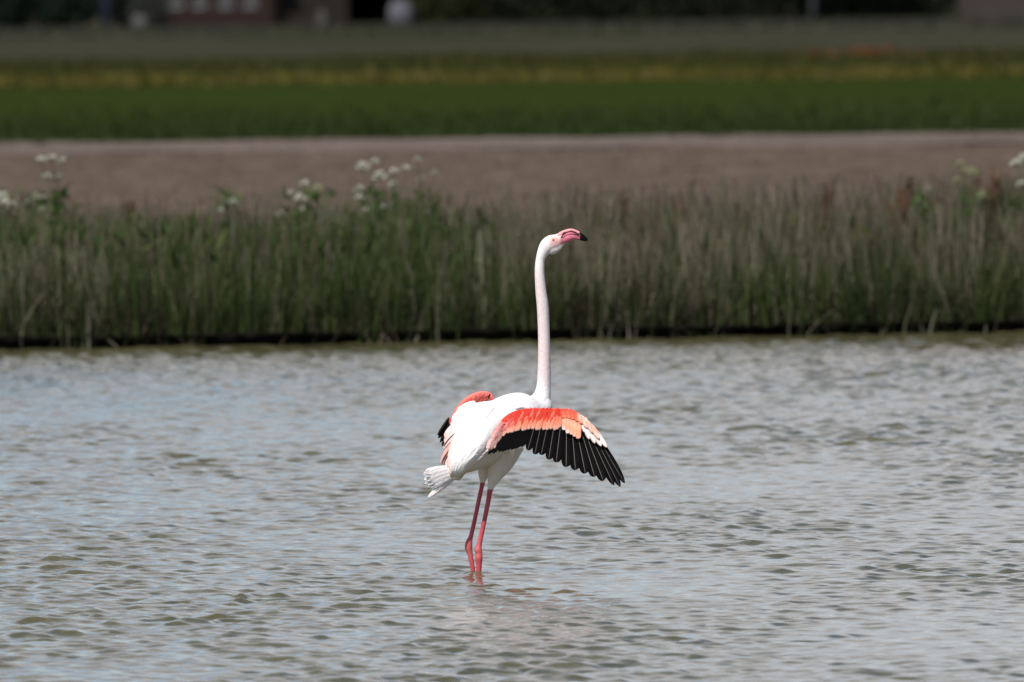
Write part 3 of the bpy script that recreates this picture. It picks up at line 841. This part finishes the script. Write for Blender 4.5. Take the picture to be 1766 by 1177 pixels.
for L in (LEG1, LEG2):
    V, Fc = lofted(L, 130, 14); soup.add(V, Fc)
    fx = B(*L[-1][:3])
    fx[2] = -.352
    for an in (-.45, 0.0, .45):
        dr = np.array([math.cos(.7 + an), math.sin(.7 + an), 0])
        V, Fc = tube_arrays(np.linspace(fx - dr * .01, fx + dr * .085, 6), [.009, .008, .008, .007, .007, .004], 8); soup.add(V, Fc)
    a1, a2 = (np.array([math.cos(.7 + q), math.sin(.7 + q), 0]) * .072 for q in (-.45, .45))
    a3 = np.array([math.cos(.7), math.sin(.7), 0]) * .078
    up = np.array([0, 0, .004])
    V = [fx + up, fx + a1 + up, fx + a3 + up, fx + a2 + up, fx - up, fx + a1 - up, fx + a3 - up, fx + a2 - up]
    soup.add(V, [(0, 1, 2, 3), (7, 6, 5, 4), (0, 4, 5, 1), (1, 5, 6, 2), (2, 6, 7, 3), (3, 7, 4, 0)])
# base of the tail and shoulder of both wings belong to the body
V, Fc = lofted([(866, 735, -.02, 22), (884, 723, -.08, 15), (905, 716, -.13, 10)], 12, 16); soup.add(V, Fc)
V, Fc = lofted([(850, 728, .05, 22), (838, 708, .06, 16), (833, 693, .07, 10)], 12, 16); soup.add(V, Fc)
tmp = soup.build('body', plum, None)
md = tmp.modifiers.new('r', 'REMESH'); md.mode = 'VOXEL'; md.voxel_size = .0027; md.adaptivity = 0
ms = tmp.modifiers.new('s', 'SMOOTH'); ms.factor = .5; ms.iterations = 6
dg = bpy.context.evaluated_depsgraph_get()
ev = tmp.evaluated_get(dg)
me2 = ev.to_mesh()
nv = len(me2.vertices)
vv = np.empty(nv * 3, np.float32); me2.vertices.foreach_get('co', vv); vv = vv.reshape(-1, 3)
polys = [tuple(p.vertices) for p in me2.polygons]
ev.to_mesh_clear()
bpy.data.objects.remove(tmp)
# colour of skin and plumage by place on the bird, some painted shade included
def to_px(v):
    rel = v - np.array([0, 0, CAM_H]); R = np.array(CAM_R)
    c = rel @ R
    return 883 + c[:, 0] / -c[:, 2] * F_PX, 588.5 - c[:, 1] / -c[:, 2] * F_PX
qx, qy = to_px(vv)
def sm(a, b_, x): 
    t_ = np.clip((x - a) / (b_ - a), 0, 1); return (t_ * t_ * (3 - 2 * t_))[:, None]
white = np.array([.86, .81, .79]); pinkw = np.array([.78, .64, .62])
colv = np.tile(white, (nv, 1))
jit = rng.uniform(-1, 1, nv)
isleg0 = ((qy > np.where(qx < 839, 830, 842)) & (qx > 800) & (qx < 860)).astype(float)
neckm = sm(430, 500, qy) * (1 - sm(640, 690, qy)) * (qx > 915)[:, None]
colv = colv + (np.array([.77, .64, .63]) - colv) * neckm
mott = 0.5 + 0.5 * np.sin(vv[:, 2] * 260 + 3 * np.sin(vv[:, 0] * 300) + 2 * np.sin(vv[:, 1] * 210))
colv = colv * (1 - .07 * (mott * (qy > 395) * (qy < 690))[:, None])
face = np.exp(-(((qx - 957) / 11) ** 2 + ((qy - 416) / 10) ** 2))[:, None]
colv = colv + (np.array([.74, .30, .28]) - colv) * face * .9
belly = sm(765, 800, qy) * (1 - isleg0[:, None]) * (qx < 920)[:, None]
colv = colv + (np.array([.85, .745, .675]) - colv) * belly  # warm beige of the shaded, bounce-lit belly put into the colour
bk = sm(963, 970, qx + (qy - 412) * .3) * (qy < 421)[:, None]
colv = colv + (np.array([.70, .25, .28]) - colv) * bk
colv = colv + (np.array([.50, .40, .37]) - colv) * (np.exp(-(((qx - 958) / 12) ** 2 + ((qy - 434) / 7) ** 2))[:, None] * .5)  # grey-beige shade under the jaw painted into the colour
legc = np.array([.46, .060, .074])
isleg = (qy > np.where(qx < 839, 830, 842)) & (qx > 800) & (qx < 860)
edge = sm(0, 3, qy - np.where(qx < 839, 831, 842.5)) * isleg[:, None]
lc = legc * (1 + .07 * np.sin(vv[:, 2] * 61 + 5 * vv[:, 0]) + .06 * np.sin(vv[:, 2] * 143 + 400 * vv[:, 0]))[:, None]
hock = np.exp(-(((qy - 950) / 16) ** 2))[:, None]
lc = lc + (np.array([.62, .15, .13]) - lc) * hock * .55
colv = colv + (lc - colv) * edge
# skin material on the bare legs
pm = np.array([1 if isleg[p[0]] else 0 for p in polys])
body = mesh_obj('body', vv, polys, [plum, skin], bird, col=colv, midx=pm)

# --- beak
def part_loft(name, pts, n, seg, mat, colfn, parent, flat=None):
    V, Fc = lofted(pts, n, seg, flat=flat)
    V = np.array(V)
    x, y = to_px(V)
    o = mesh_obj(name, V, Fc, mat, parent, col=colfn(x, y))
    return o
def beak_col(pink, x_black):
    def f(x, y):
        k = sm(x_black - 1.2, x_black + 1.0, x + (y - 408) * .12)
        c = np.tile(np.array(pink), (len(x), 1))
        c = c * (1 + .10 * np.sin(x * 1.3 + y))[:, None]
        return c + (np.array([.006, .005, .006]) - c) * k
    return f
part_loft('lower_beak', [(967, 415.5, .15, 4.5), (972, 413.5, .149, 6.8), (979, 409.2, .149, 8.6), (986, 407, .149, 8.3), (993, 407.2, .149, 6.8), (1000, 409.4, .149, 5.3), (1006, 412.4, .149, 3.8), (1012, 415.4, .149, 1.6)], 48, 18, beakm,
          beak_col((.72, .20, .26), 1000.5), bird, flat=[.8, .85, .85, .8, .8, .8, .8, .8])
part_loft('upper_beak', [(962, 408.5, .15, 4.2), (968, 404.0, .151, 4.4), (975, 400.2, .151, 3.6), (984, 397.3, .151, 2.7), (991, 398.6, .151, 2.5), (998, 402.2, .151, 2.8), (1004, 406.4, .151, 3.1), (1010, 411.4, .151, 2.6), (1014, 415.0, .151, .9)], 48, 14, beakm,
          beak_col((.74, .32, .33), 998.5), bird, flat=[1.6, 1.6, 1.7, 2.0, 2.0, 1.8, 1.5, 1.3, 1.2])
# dark strip drawn for the shade of the gape between mandibles; slit nostril
mouth_m = flat_mat('mouth_line', (.05, .012, .014), .6, .2, noise=.1)
V, Fc = lofted([(966, 415, .139, .5), (968.5, 409, .134, .8), (973.5, 403.5, .131, .9), (980, 400.6, .130, 1.0), (987, 400.2, .131, 1.1), (993, 402.2, .133, 1.2), (999, 405.5, .136, 1.2)], 30, 8)
mesh_obj('mouth', V, Fc, mouth_m, bird)
V, Fc = lofted([(969.5, 403.6, .1375, .3), (972.5, 401.6, .136, .8), (976, 400, .136, .4)], 10, 8)
mesh_obj('nostril', V, Fc, mouth_m, bird)
# --- eye: pale iris, dark pupil, rim
eyem = flat_mat('eye_iris', (.62, .30, .12), .15, .5, noise=.1)
pup = flat_mat('eye_pupil', (.01, .008, .008), .1, .6, noise=.1)
def ball(c, r, sy=1):
    V = []; Fc = []
    for j in range(9):
        th = math.pi * j / 8
        for i in range(12):
            a = math.pi * i / 6
            V.append((c[0] + r * math.sin(th) * math.cos(a), c[1] + r * sy * math.cos(th), c[2] + r * math.sin(th) * math.sin(a)))
    for j in range(8):
        for i in range(12):
            Fc.append((j * 12 + i, j * 12 + (i + 1) % 12, (j + 1) * 12 + (i + 1) % 12, (j + 1) * 12 + i))
    return V, Fc
ec = B(954, 414, .15 - 11.6 * M_ * .84)
V, Fc = ball(ec, 2.3 * M_, .6)
eye = mesh_obj('eye', V, Fc, eyem, bird)
V, Fc = ball(ec + np.array([0, -1.1 * M_, 0]), 1.05 * M_, .6)
mesh_obj('pupil', V, Fc, pup, eye)

# --- feathers
def feather(name, p0, p1, width, N, parent, cols, mat, shape='round', camber=.12, bow=.0, droop=.0, shaft=False, sweep=0.0, nl=9, thick=.0007, edge_dark=.03):
    """one vane: p0 root, p1 tip, N outward normal; cols = [(t, rgb)]"""
    p0 = np.array(p0, float); p1 = np.array(p1, float); N = np.array(N, float)
    ax = p1 - p0; L = np.linalg.norm(ax); ax /= L
    side = np.cross(ax, N); side /= np.linalg.norm(side)
    nn = np.cross(side, ax)
    ts = 1 - (1 - np.linspace(0, 1, nl)) ** 1.6
    if shape == 'round':
        wp = np.interp(ts, [0, .15, .5, .8, .90, .96, .985, 1], [.45, .75, 1, .98, .86, .62, .42, .12])
    elif shape == 'blunt':
        wp = np.interp(ts, [0, .2, .6, .9, .97, 1], [.45, .8, 1, .96, .80, .45])
    else:
        wp = np.interp(ts, [0, .15, .5, .78, .90, .96, 1], [.5, .8, 1, .86, .62, .38, .08])
    across = np.array([-1, -.5, -.036, .036, .5, 1.0])
    V = []; Cc = []
    tv = np.array([c[0] for c in cols]); cv = np.array([c[1] for c in cols], float)
    jitc = 1 + random.uniform(-.06, .06)
    for t_, w_ in zip(ts, wp):
        cen = p0 + ax * L * t_ + nn * (bow * L * 4 * t_ * (1 - t_) - droop * L * t_ * t_) + side * sweep * L * t_ * t_
        c = np.array([np.interp(t_, tv, cv[:, k]) for k in range(3)]) * jitc
        for q in across:
            ridge = (.0010 if thick > .0005 else .0001) if abs(q) < .1 else 0.0
            V.append(cen + side * q * width * .5 * w_ - nn * (camber * width * q * q * w_) + nn * ridge)
            Cc.append(c * (1 - edge_dark * abs(q) + .04 * math.sin(t_ * 40 + q * 9)))
    m_ = len(across)
    nvt = len(V)
    for k in range(nvt): V.append(V[k] - nn * thick); Cc.append(Cc[k])
    Fc = []; mi = []
    for i in range(nl - 1):
        for k in range(m_ - 1):
            a0 = i * m_ + k
            Fc.append((a0, a0 + 1, a0 + m_ + 1, a0 + m_)); mi.append(1 if (shaft and k == 2) else 0)
            a0 += nvt
            Fc.append((a0, a0 + m_, a0 + m_ + 1, a0 + 1)); mi.append(0)
    rim = [k for k in range(m_)] + [i * m_ + m_ - 1 for i in range(1, nl)] + [(nl - 1) * m_ + k for k in range(m_ - 2, -1, -1)] + [i * m_ for i in range(nl - 2, 0, -1)]
    for i in range(len(rim)):
        a0, b0 = rim[i], rim[(i + 1) % len(rim)]
        Fc.append((a0, a0 + nvt, b0 + nvt, b0)); mi.append(0)
    o = mesh_obj(name, V, Fc, [mat, shaft_m] if shaft else [mat], parent, col=Cc, midx=mi)
    nf = 2 * (nl - 1) * (m_ - 1)
    o.data.polygons.foreach_set('use_smooth', np.arange(len(Fc)) < nf)
    return o

BLK = (.0025, .0022, .0022); RED = (.74, .058, .036); COR = (.80, .13, .07); ORG = (.84, .24, .13); PNK = (.84, .52, .46); WPK = (.85, .72, .69); WHT = (.90, .865, .85)
def poly(pts, u):
    pts = np.array(pts, float)
    s_ = np.r_[0, np.cumsum(np.hypot(*np.diff(pts, axis=0).T))]; s_ /= s_[-1]
    return np.array([np.interp(u, s_, pts[:, 0]), np.interp(u, s_, pts[:, 1])])

# near (right) wing, reaching to the right and toward the viewer
NW = (-.44, -.84, .30)
def WD(px, py):
    return np.interp(px, [830, 870, 900, 950, 1000, 1040, 1080], [-.115, -.125, -.16, -.225, -.285, -.325, -.355]) - (py - 705) * .00062
def W3(px, py, lift=0.0):
    return B(px, py, WD(px, py) - lift)
nw = empty('wing', tuple(W3(900, 712) - np.array(bird.location)))
nw.parent = bird
nw['label'] = 'near wing spread to the right showing its black flight feathers'
V, Fc = lofted([(862, 742, -.09, 9), (882, 722, -.125, 9.5), (908, 714, WD(908, 714) + .012, 9), (945, 713, WD(945, 713) + .012, 8.5), (978, 715, WD(978, 715) + .012, 8), (1000, 727, WD(1000, 727) + .012, 7), (1020, 745, WD(1020, 745) + .012, 5), (1040, 766, WD(1040, 766) + .01, 2.5)], 50, 12, flat=[.7] * 8)
mesh_obj('wing_arm', V, Fc, plum, nw, col=np.tile(RED, (len(V), 1)))
fl = [((925, 726), (910, 777)), ((935, 726), (922, 784)), ((946, 727), (933, 785)), ((957, 727), (946, 793)), ((968, 725), (959, 798)),
      ((977, 729), (977, 806)), ((986, 734), (993, 811)), ((994, 738), (1010, 817)), ((1002, 741), (1026, 822.5)), ((1009, 745), (1041, 829.5)), ((1018, 750), (1059, 837)),
      ((1028, 757), (1070, 840)), ((1037, 764), (1077.5, 834))]
for i, (a_, b_) in enumerate(fl):
    lift = .002 + .0010 * (13 - i)
    wd = [13, 14, 15, 16, 17.5, 19, 19, 18.5, 18, 17, 15, 13, 10.5][i] * M_ * 1.2
    o = feather('flight_feather', W3(*a_, lift), W3(*b_, lift + .004), wd, NW, nw, [(0, BLK), (1, (.005, .0045, .0045))], blackf,
                'round' if i < 10 else 'point', camber=.10, shaft=True, droop=-.01, sweep=(-.01 if i < 5 else .0), nl=11)
sec = [((866, 746), (842, 784)), ((873, 742), (850, 783)), ((879, 739), (855, 779)), ((884, 736), (860.5, 780)), ((889, 734), (866, 780)), ((894, 732), (871, 778)), ((899, 731), (876, 777)),
       ((904, 730), (882, 777)), ((909, 729), (888, 775)), ((913, 729), (893, 773)), ((917, 728), (899, 771)), ((922, 728), (905, 767))]
for i, (a_, b_) in enumerate(sec):
    lift = .010 + .0007 * (12 - i)
    feather('flight_feather', W3(*a_, lift), W3(*b_, lift + .004), 11 * M_, NW, nw, [(0, BLK), (1, (.005, .0045, .0045))], blackf, 'point', camber=.16, droop=-.02)
# coverts of the arm, four rows
L0 = [(838, 772), (847, 756), (860, 737), (877, 718), (889, 707), (905, 703), (940, 702), (962, 703), (976, 704.5)]
L1 = [(841, 785), (848, 771), (858, 758), (872, 750), (891, 744), (914, 741.5), (940, 742), (957, 742), (967, 736)]
rows = [(1.0, 24, 30, [(0, COR), (.5, ORG), (.85, (.86, .36, .24)), (1, (.86, .60, .52))], 9.5, .026),
        (.72, 24, 24, [(0, RED), (.6, RED), (.85, COR), (1, (.86, .38, .25))], 9.0, .030),
        (.48, 26, 20, [(0, RED), (.6, RED), (.9, (.78, .09, .055)), (1, COR)], 8.5, .034),
        (.26, 26, 16, [(0, RED), (.7, RED), (1, (.80, .13, .08))], 8.5, .037),
        (.08, 24, 13, [(0, (.70, .05, .04)), (1, RED)], 8.5, .039)]
for v_, nf, ln, cl, wd, lift in rows:
    for k in range(nf):
        u = (k + .5 + random.uniform(-.25, .25)) / nf
        a0 = poly(L0, u); a1 = poly(L1, u)
        tip = a0 + (a1 - a0) * v_ + np.array([random.uniform(-.6, .6), random.uniform(-1, 1)])
        slant = np.array([-.56 + .28 * u, .83 + .12 * u]); slant /= np.hypot(*slant)
        ll = ln * (.75 + .25 * min(1, u * 3)) * (.92 if v_ < .2 else 1)
        base_ = tip - slant * ll
        # keep the root under the leading edge
        top = poly(L0, u)[1] + 2.6
        if base_[1] < top and u > .25:
            base_ = base_ + slant * (top - base_[1]) / slant[1]
        pale = np.interp(u, [0, .22, .45], [.75, .35, 0])
        cl2 = [(t_, tuple(np.array(c) + (np.array(WPK) - np.array(c)) * pale)) for t_, c in cl]
        if random.random() < .25 and v_ > .3:
            cl2 = [(t_, tuple(np.array(c) + (np.array((.88, .5, .36)) - np.array(c)) * .28)) for t_, c in cl2]
        feather('covert_feather', W3(*base_, lift * .8), W3(*tip, lift * .72), wd * M_, NW, nw, cl2, vane, 'round', camber=.14, bow=.05, nl=6)
# primary coverts on the hand
pc = [((975, 707), (972.5, 742), 10), ((982, 707), (979, 748), 10.5), ((988, 709), (985.5, 750), 10), ((994, 712), (991, 753.5), 10), ((999, 716), (997, 757), 10.5)]
for i, (a_, b_, wd) in enumerate(pc):
    feather('covert_feather', W3(*a_, .031 - .001 * i), W3(*b_, .028), wd * M_, NW, nw, [(0, COR), (.3, ORG), (.5, (.86, .42, .28)), (.75, (.87, .32, .18)), (1, WPK if i < 2 else (.86, .45, .34))], plum, 'blunt', camber=.10, bow=.03)
for i, (a_, b_, wd) in enumerate([((1001, 716), (1008, 746), 8), ((1004, 718), (1016, 758), 10), ((1008, 721), (1026, 765), 10.5), ((1013, 727), (1037, 770), 10), ((1019, 733), (1046.5, 772), 9)]):
    feather('covert_feather', W3(*a_, .028 - .001 * i), W3(*b_, .024), wd * M_, NW, nw, [(0, PNK), (.3, ORG if i > 2 else (.87, .55, .45)), (.6, WPK), (1, (.86, .66, .60))], plum, 'point', camber=.12, bow=.02)
for i, (a_, b_, wd) in enumerate([((968, 706), (974, 722), 10), ((976, 705), (982, 722), 10), ((983, 706), (989, 724), 10), ((990, 709), (996, 727), 9), ((996, 713), (1004, 731), 9), ((1002, 719), (1013, 738), 8), ((1010, 727), (1023, 747), 7), ((1019, 737), (1033, 757), 6)]):
    feather('covert_feather', W3(*a_, .036), W3(*b_, .034), wd * M_, NW, nw, [(0, RED if i < 4 else ORG), (.5, COR if i < 4 else (.86, .5, .4)), (1, ORG if i < 5 else PNK)], plum, 'round', camber=.12, bow=.04, nl=6)

# far (left) wing, half folded behind the back
FWN = (-.35, -.80, .48)
def FD(px, py): return np.interp(px, [750, 790, 820, 850], [.10, .045, .035, .055])
def F3(px, py, lift=0.): return B(px, py, FD(px, py) - lift)
fw = empty('wing', tuple(F3(835, 690) - np.array(bird.location))); fw.parent = bird
fw['label'] = 'far wing half folded at the left with a few black feathers showing'
V, Fc = lofted([(846, 697, .07, 9), (842, 686, .06, 8.5), (832, 683, .055, 8), (818, 686, .05, 7.5), (803, 695, .055, 7), (789, 710, .065, 6), (778, 728, .08, 4), (768, 744, .09, 2.5)], 44, 14, flat=[1] * 8)
mesh_obj('wing_arm', V, Fc, plum, fw, col=np.tile((.80, .20, .16), (len(V), 1)))
# dark red sliver painted for the shade in the hollow at the wrist
V, Fc = lofted([(842.5, 688, .035, .8), (843.6, 683.5, .035, 1.9), (845.3, 679.5, .036, .8)], 10, 10)
mesh_obj('wrist_shade', V, Fc, flat_mat('hollow_shade', (.11, .02, .02), .9, .1, noise=.3), fw)
for i, (a_, b_, wd) in enumerate([((774, 721), (755, 752), 8), ((776, 722), (756.5, 757), 9), ((778, 724), (760, 764), 9.5), ((780, 726), (763.5, 770.5), 10), ((783, 728), (767.5, 768), 10)]):
    feather('flight_feather', F3(*a_, .004 + .002 * i), F3(*b_, .004 + .002 * i), wd * M_, FWN, fw, [(0, BLK), (1, BLK)], blackf, 'point', camber=.12, shaft=i in (0, 2), sweep=.04)
LE = [(844, 676), (834, 675), (820, 678), (806, 687), (795, 696), (782, 710), (773, 724)]
for r_, (inset, ln, wd, cl) in enumerate([(15, 22, 9, [(0, COR), (.5, (.86, .42, .34)), (1, PNK)]), (8, 20, 8.5, [(0, RED), (.6, COR), (1, ORG)]), (2.5, 17, 8, [(0, (.76, .10, .08)), (.7, (.78, .12, .09)), (1, COR)])]):
    for k in range(17):
        u = (k + random.uniform(.3, .7)) / 17
        e = poly(LE, u); e2 = poly(LE, min(1, u + .03)); tg = e2 - poly(LE, max(0, u - .03)); tg /= np.hypot(*tg)
        nrm = np.array([-tg[1], tg[0]]); nrm = nrm if nrm[1] > 0 else -nrm
        nrm = nrm if (nrm @ np.array([.5, .8])) > 0 else -nrm
        a_ = e + nrm * inset; b2 = a_ + (tg * .72 + nrm * .55) * ln * (1 if u < .75 else .7)
        soft = .35 if u < .35 else 0
        cl2 = [(t_, tuple(np.array(c) + (np.array((.82, .30, .26)) - np.array(c)) * soft)) for t_, c in cl]
        feather('covert_feather', F3(*a_, .017 + .002 * r_), F3(*b2, .012 + .002 * r_), wd * M_, FWN, fw, cl2, vane, 'round', camber=.12, bow=.04, nl=6)

# cape of back, scapular and tertial feathers over the torso
TS = catmull(np.array([[p[0], p[1], p[2], p[3]] for p in TORSO]), 60)
def CD(px, py):
    d2 = np.hypot(TS[:, 0] - px, TS[:, 1] - py)
    ins = TS[:, 3] ** 2 * 1.12 - d2 ** 2
    dep = np.where(ins > 0, TS[:, 2] - np.sqrt(np.maximum(ins, 0)) * M_, .2)
    torso = dep.min()
    farw = np.interp(px, [750, 775, 800, 840, 880], [.085, .045, .015, .0, .05])
    k = .012
    return -k * math.log(math.exp(-torso / k) + math.exp(-farw / k))
def C3(px, py, lift=0.): return B(px, py, CD(px, py) - lift)
CN = (-.25, -.80, .55)
def cape_row(line0, line1, nf, wd, cl, lift, shape='round', jl=2.0, pinkprob=.15, bow=.05):
    for k in range(nf):
        u = (k + .5 + random.uniform(-.2, .2)) / nf
        a_ = poly(line0, u) + np.array([random.uniform(-jl, jl)] * 2); b2 = poly(line1, u) + np.array([random.uniform(-jl, jl), random.uniform(-jl, jl)])
        c2 = cl
        if random.random() < pinkprob:
            c2 = [(t_, tuple(np.array(c) * .5 + np.array((.85, .62, .57)) * .5)) for t_, c in cl]
        m_x, m_y = (a_ + b2) / 2
        ex = C3(m_x + 5, m_y) - C3(m_x - 5, m_y); ez = C3(m_x, m_y - 5) - C3(m_x, m_y + 5)
        nrm = np.cross(ex, ez); nrm /= np.linalg.norm(nrm)
        if nrm[1] > 0: nrm = -nrm
        nrm = nrm * .55 + np.array(CN) * .45
        feather('back_feather', C3(*a_, lift - .007), C3(*b2, lift), wd * M_, nrm, capep, c2, plum, shape, thick=.0003, camber=.03, bow=bow, nl=8)
capep = empty('plumage', tuple(C3(830, 760) - np.array(bird.location))); capep.parent = bird
W_ = [(0, WHT), (.7, WHT), (1, (.86, .80, .78))]
Wp = [(0, WHT), (.5, WPK), (1, PNK)]
# salmon feathers low at the left (far wing tertials)
cape_row([(796, 722), (800, 740), (800, 752)], [(768, 752), (764, 772), (770, 790)], 6, 17, [(0, WHT), (.5, (.86, .70, .66)), (1, (.86, .52, .46))], .001)
cape_row([(792, 750), (800, 765)], [(757, 800), (770, 806)], 4, 13, [(0, WPK), (.4, (.85, .42, .34)), (.8, (.84, .48, .42)), (1, PNK)], .004, 'round', 1)
# far wing inner coverts, white over pink
cape_row([(806, 700), (800, 712), (798, 730)], [(781, 725), (778, 738), (777, 750)], 7, 14, [(0, WHT), (.6, WHT), (1, WPK)], .008, jl=1)
cape_row([(822, 694), (815, 712), (815, 735)], [(790, 712), (784, 735), (782, 760)], 6, 18, W_, .012, jl=1.5)
cape_row([(826, 730), (830, 752)], [(782, 790), (790, 800)], 5, 17, W_, .008)
# tertials that end square above the tail, and the pointed ones along the flank
cape_row([(812, 780), (822, 784)], [(779, 827), (790, 828)], 4, 10, W_, .026, 'blunt', .5, 0, bow=0)
cape_row([(838, 772), (850, 756)], [(800, 811), (822, 794)], 6, 11, [(0, WHT), (.6, WHT), (1, (.86, .62, .57))], .008, 'point', 1, .1, bow=0)
cape_row([(848, 760), (856, 746)], [(820, 795), (838, 776)], 5, 11, W_, .010, 'round', 1, .1, bow=0)

def soft_sheet(name, left, right, nu, nw_, pos, lift, colf, parent, thick=.006):
    """a closed soft cushion of plumage between two outlines"""
    top = []; cols = []
    for i in range(nu):
        u = i / (nu - 1)
        a_, b_ = poly(left, u), poly(right, u)
        for k in range(nw_):
            v = k / (nw_ - 1)
            p = a_ + (b_ - a_) * v
            top.append(pos(p[0], p[1], lift(u, v, p)))
            cols.append(colf(u, v, p))
    top = np.array(top); nt_ = len(top)
    uu = np.repeat(np.linspace(0, 1, nu), nw_); vw = np.tile(np.linspace(0, 1, nw_), nu)
    edge_ = np.clip(np.minimum(np.minimum(uu, 1 - uu) * nu / 3, np.minimum(vw, 1 - vw) * nw_ / 3), 0, 1)
    bot = top + np.array([0, 1, 0]) * (thick * edge_ + .0006)[:, None]
    V = np.vstack([top, bot]); Fc = []
    for i in range(nu - 1):
        for k in range(nw_ - 1):
            a0 = i * nw_ + k
            Fc.append((a0, a0 + nw_, a0 + nw_ + 1, a0 + 1)); a0 += nt_
            Fc.append((a0, a0 + 1, a0 + nw_ + 1, a0 + nw_))
    return mesh_obj(name, V, Fc, plum, parent, col=np.vstack([cols, cols]))
def streak(u, v, f=1.0):
    return (.5 * math.sin(v * 46 * f + 5 * math.sin(u * 7)) + .3 * math.sin(v * 83 * f + u * 21) + .2 * math.sin(v * 29 * f - u * 33))
def cape_lift(u, v, p):
    e = min(1, min(v, 1 - v) * 5.5) ** .6 * min(1, min(u * 6, (1 - u) * 12)) ** .6
    scal = (math.sin(u * 34 + 2.2 * math.sin(v * 17)) * .5 + .5) ** 3      # soft overlapping tiers
    return .006 + .0125 * e + .0006 * streak(u, v) * e + .0010 * scal * e
def cape_col(u, v, p):
    c = np.array(WHT) * (1 + .012 * streak(u, v))
    pk = (.60 * max(0, 1 - v * 2.6) + .25 * max(0, 1 - abs(u - .55) * 4) * max(0, .75 - v)) * min(1, u * 2.2) + .45 * max(0, (v - .88) * 8) * (u > .5) + .22 * max(0, streak(u, v, .6) - .35) * (1 - v)
    return c + (np.array((.87, .47, .41)) - c) * min(.85, pk)
soft_sheet('back_plumage', [(849, 691), (826, 694), (806, 699), (791, 712), (783, 728), (778, 746), (776, 766), (772, 786), (773, 804), (777, 826)],
           [(906, 701), (892, 706), (878, 718), (867, 730), (858, 742), (849, 758), (839, 776), (824, 792), (808, 806), (792, 828)], 90, 60, C3, cape_lift, cape_col, capep)
# the small rosy streak between the shoulders
feather('back_feather', C3(852, 703, .0225), C3(838, 721, .0225), 3.2 * M_, CN, capep, [(0, (.84, .5, .46)), (1, WPK)], vane, 'point', nl=6)

# tail
tl = empty('tail', tuple(B(776, 815, -.13) - np.array(bird.location))); tl.parent = bird
def tail_pos(px, py, lift): return B(px, py, -.098 - (785 - px) * .0012 - lift)
soft_sheet('tail_fan', [(790, 803), (772, 803), (752, 806), (738, 812), (733, 817)], [(790, 826), (778, 829), (768, 835), (757, 843), (748, 841)], 50, 40,
           lambda px, py, l: tail_pos(px, py, l),
           lambda u, v, p: .012 * (1 - u) + .010 * math.sqrt(max(0, v * (1 - v))) * 2 * (1 - .6 * u) + .0003 * math.sin(v * 30 + 2 * u),
           lambda u, v, p: np.array(WHT) * (1 - .10 * u + .012 * math.sin(v * 37)) * (1 - u * np.array([.0, .05, .05])), tl)
for i, (a_, b_, wd) in enumerate([((772, 806), (734, 815), 12), ((772, 810), (732, 821), 12), ((771, 814), (732.5, 828), 12), ((770, 818), (736, 835), 12), ((772, 822), (745, 840), 12),
                                  ((782, 822), (738, 858), 9), ((784, 823), (743, 856), 8), ((784, 824), (752, 848), 10)]):
    feather('tail_feather', tail_pos(*a_, .004 - .0004 * i), tail_pos(*b_, .002 - .0003 * i), wd * M_, (.2, -.93, .2), tl,
            [(0, WHT), (.6, WHT if i < 5 else (.86, .68, .62)), (1, (.80, .74, .72))], plum, 'point' if i > 4 else 'round', camber=.0, bow=.0, thick=.0002)
# loose wisps along the edge of the tail
for k in range(26):
    u = k / 25
    e = poly([(738, 809), (732, 818), (732, 828), (738, 837), (747, 841), (756, 846)], u)
    dr = np.array([-.9 + .5 * u, -.25 + 1.0 * u]); dr /= np.hypot(*dr)
    b_ = e + dr * random.uniform(-1, 3) + np.array([random.uniform(-1, 1), random.uniform(-1, 1)]); a_ = e - dr * random.uniform(7, 13)
    feather('tail_feather', tail_pos(*a_, .003), tail_pos(*b_, .002), random.uniform(2.2, 4) * M_, (.12, -.92, .34), tl, [(0, WHT), (1, (.86, .81, .79))], plum, 'point', camber=0, thick=.0002, nl=5)
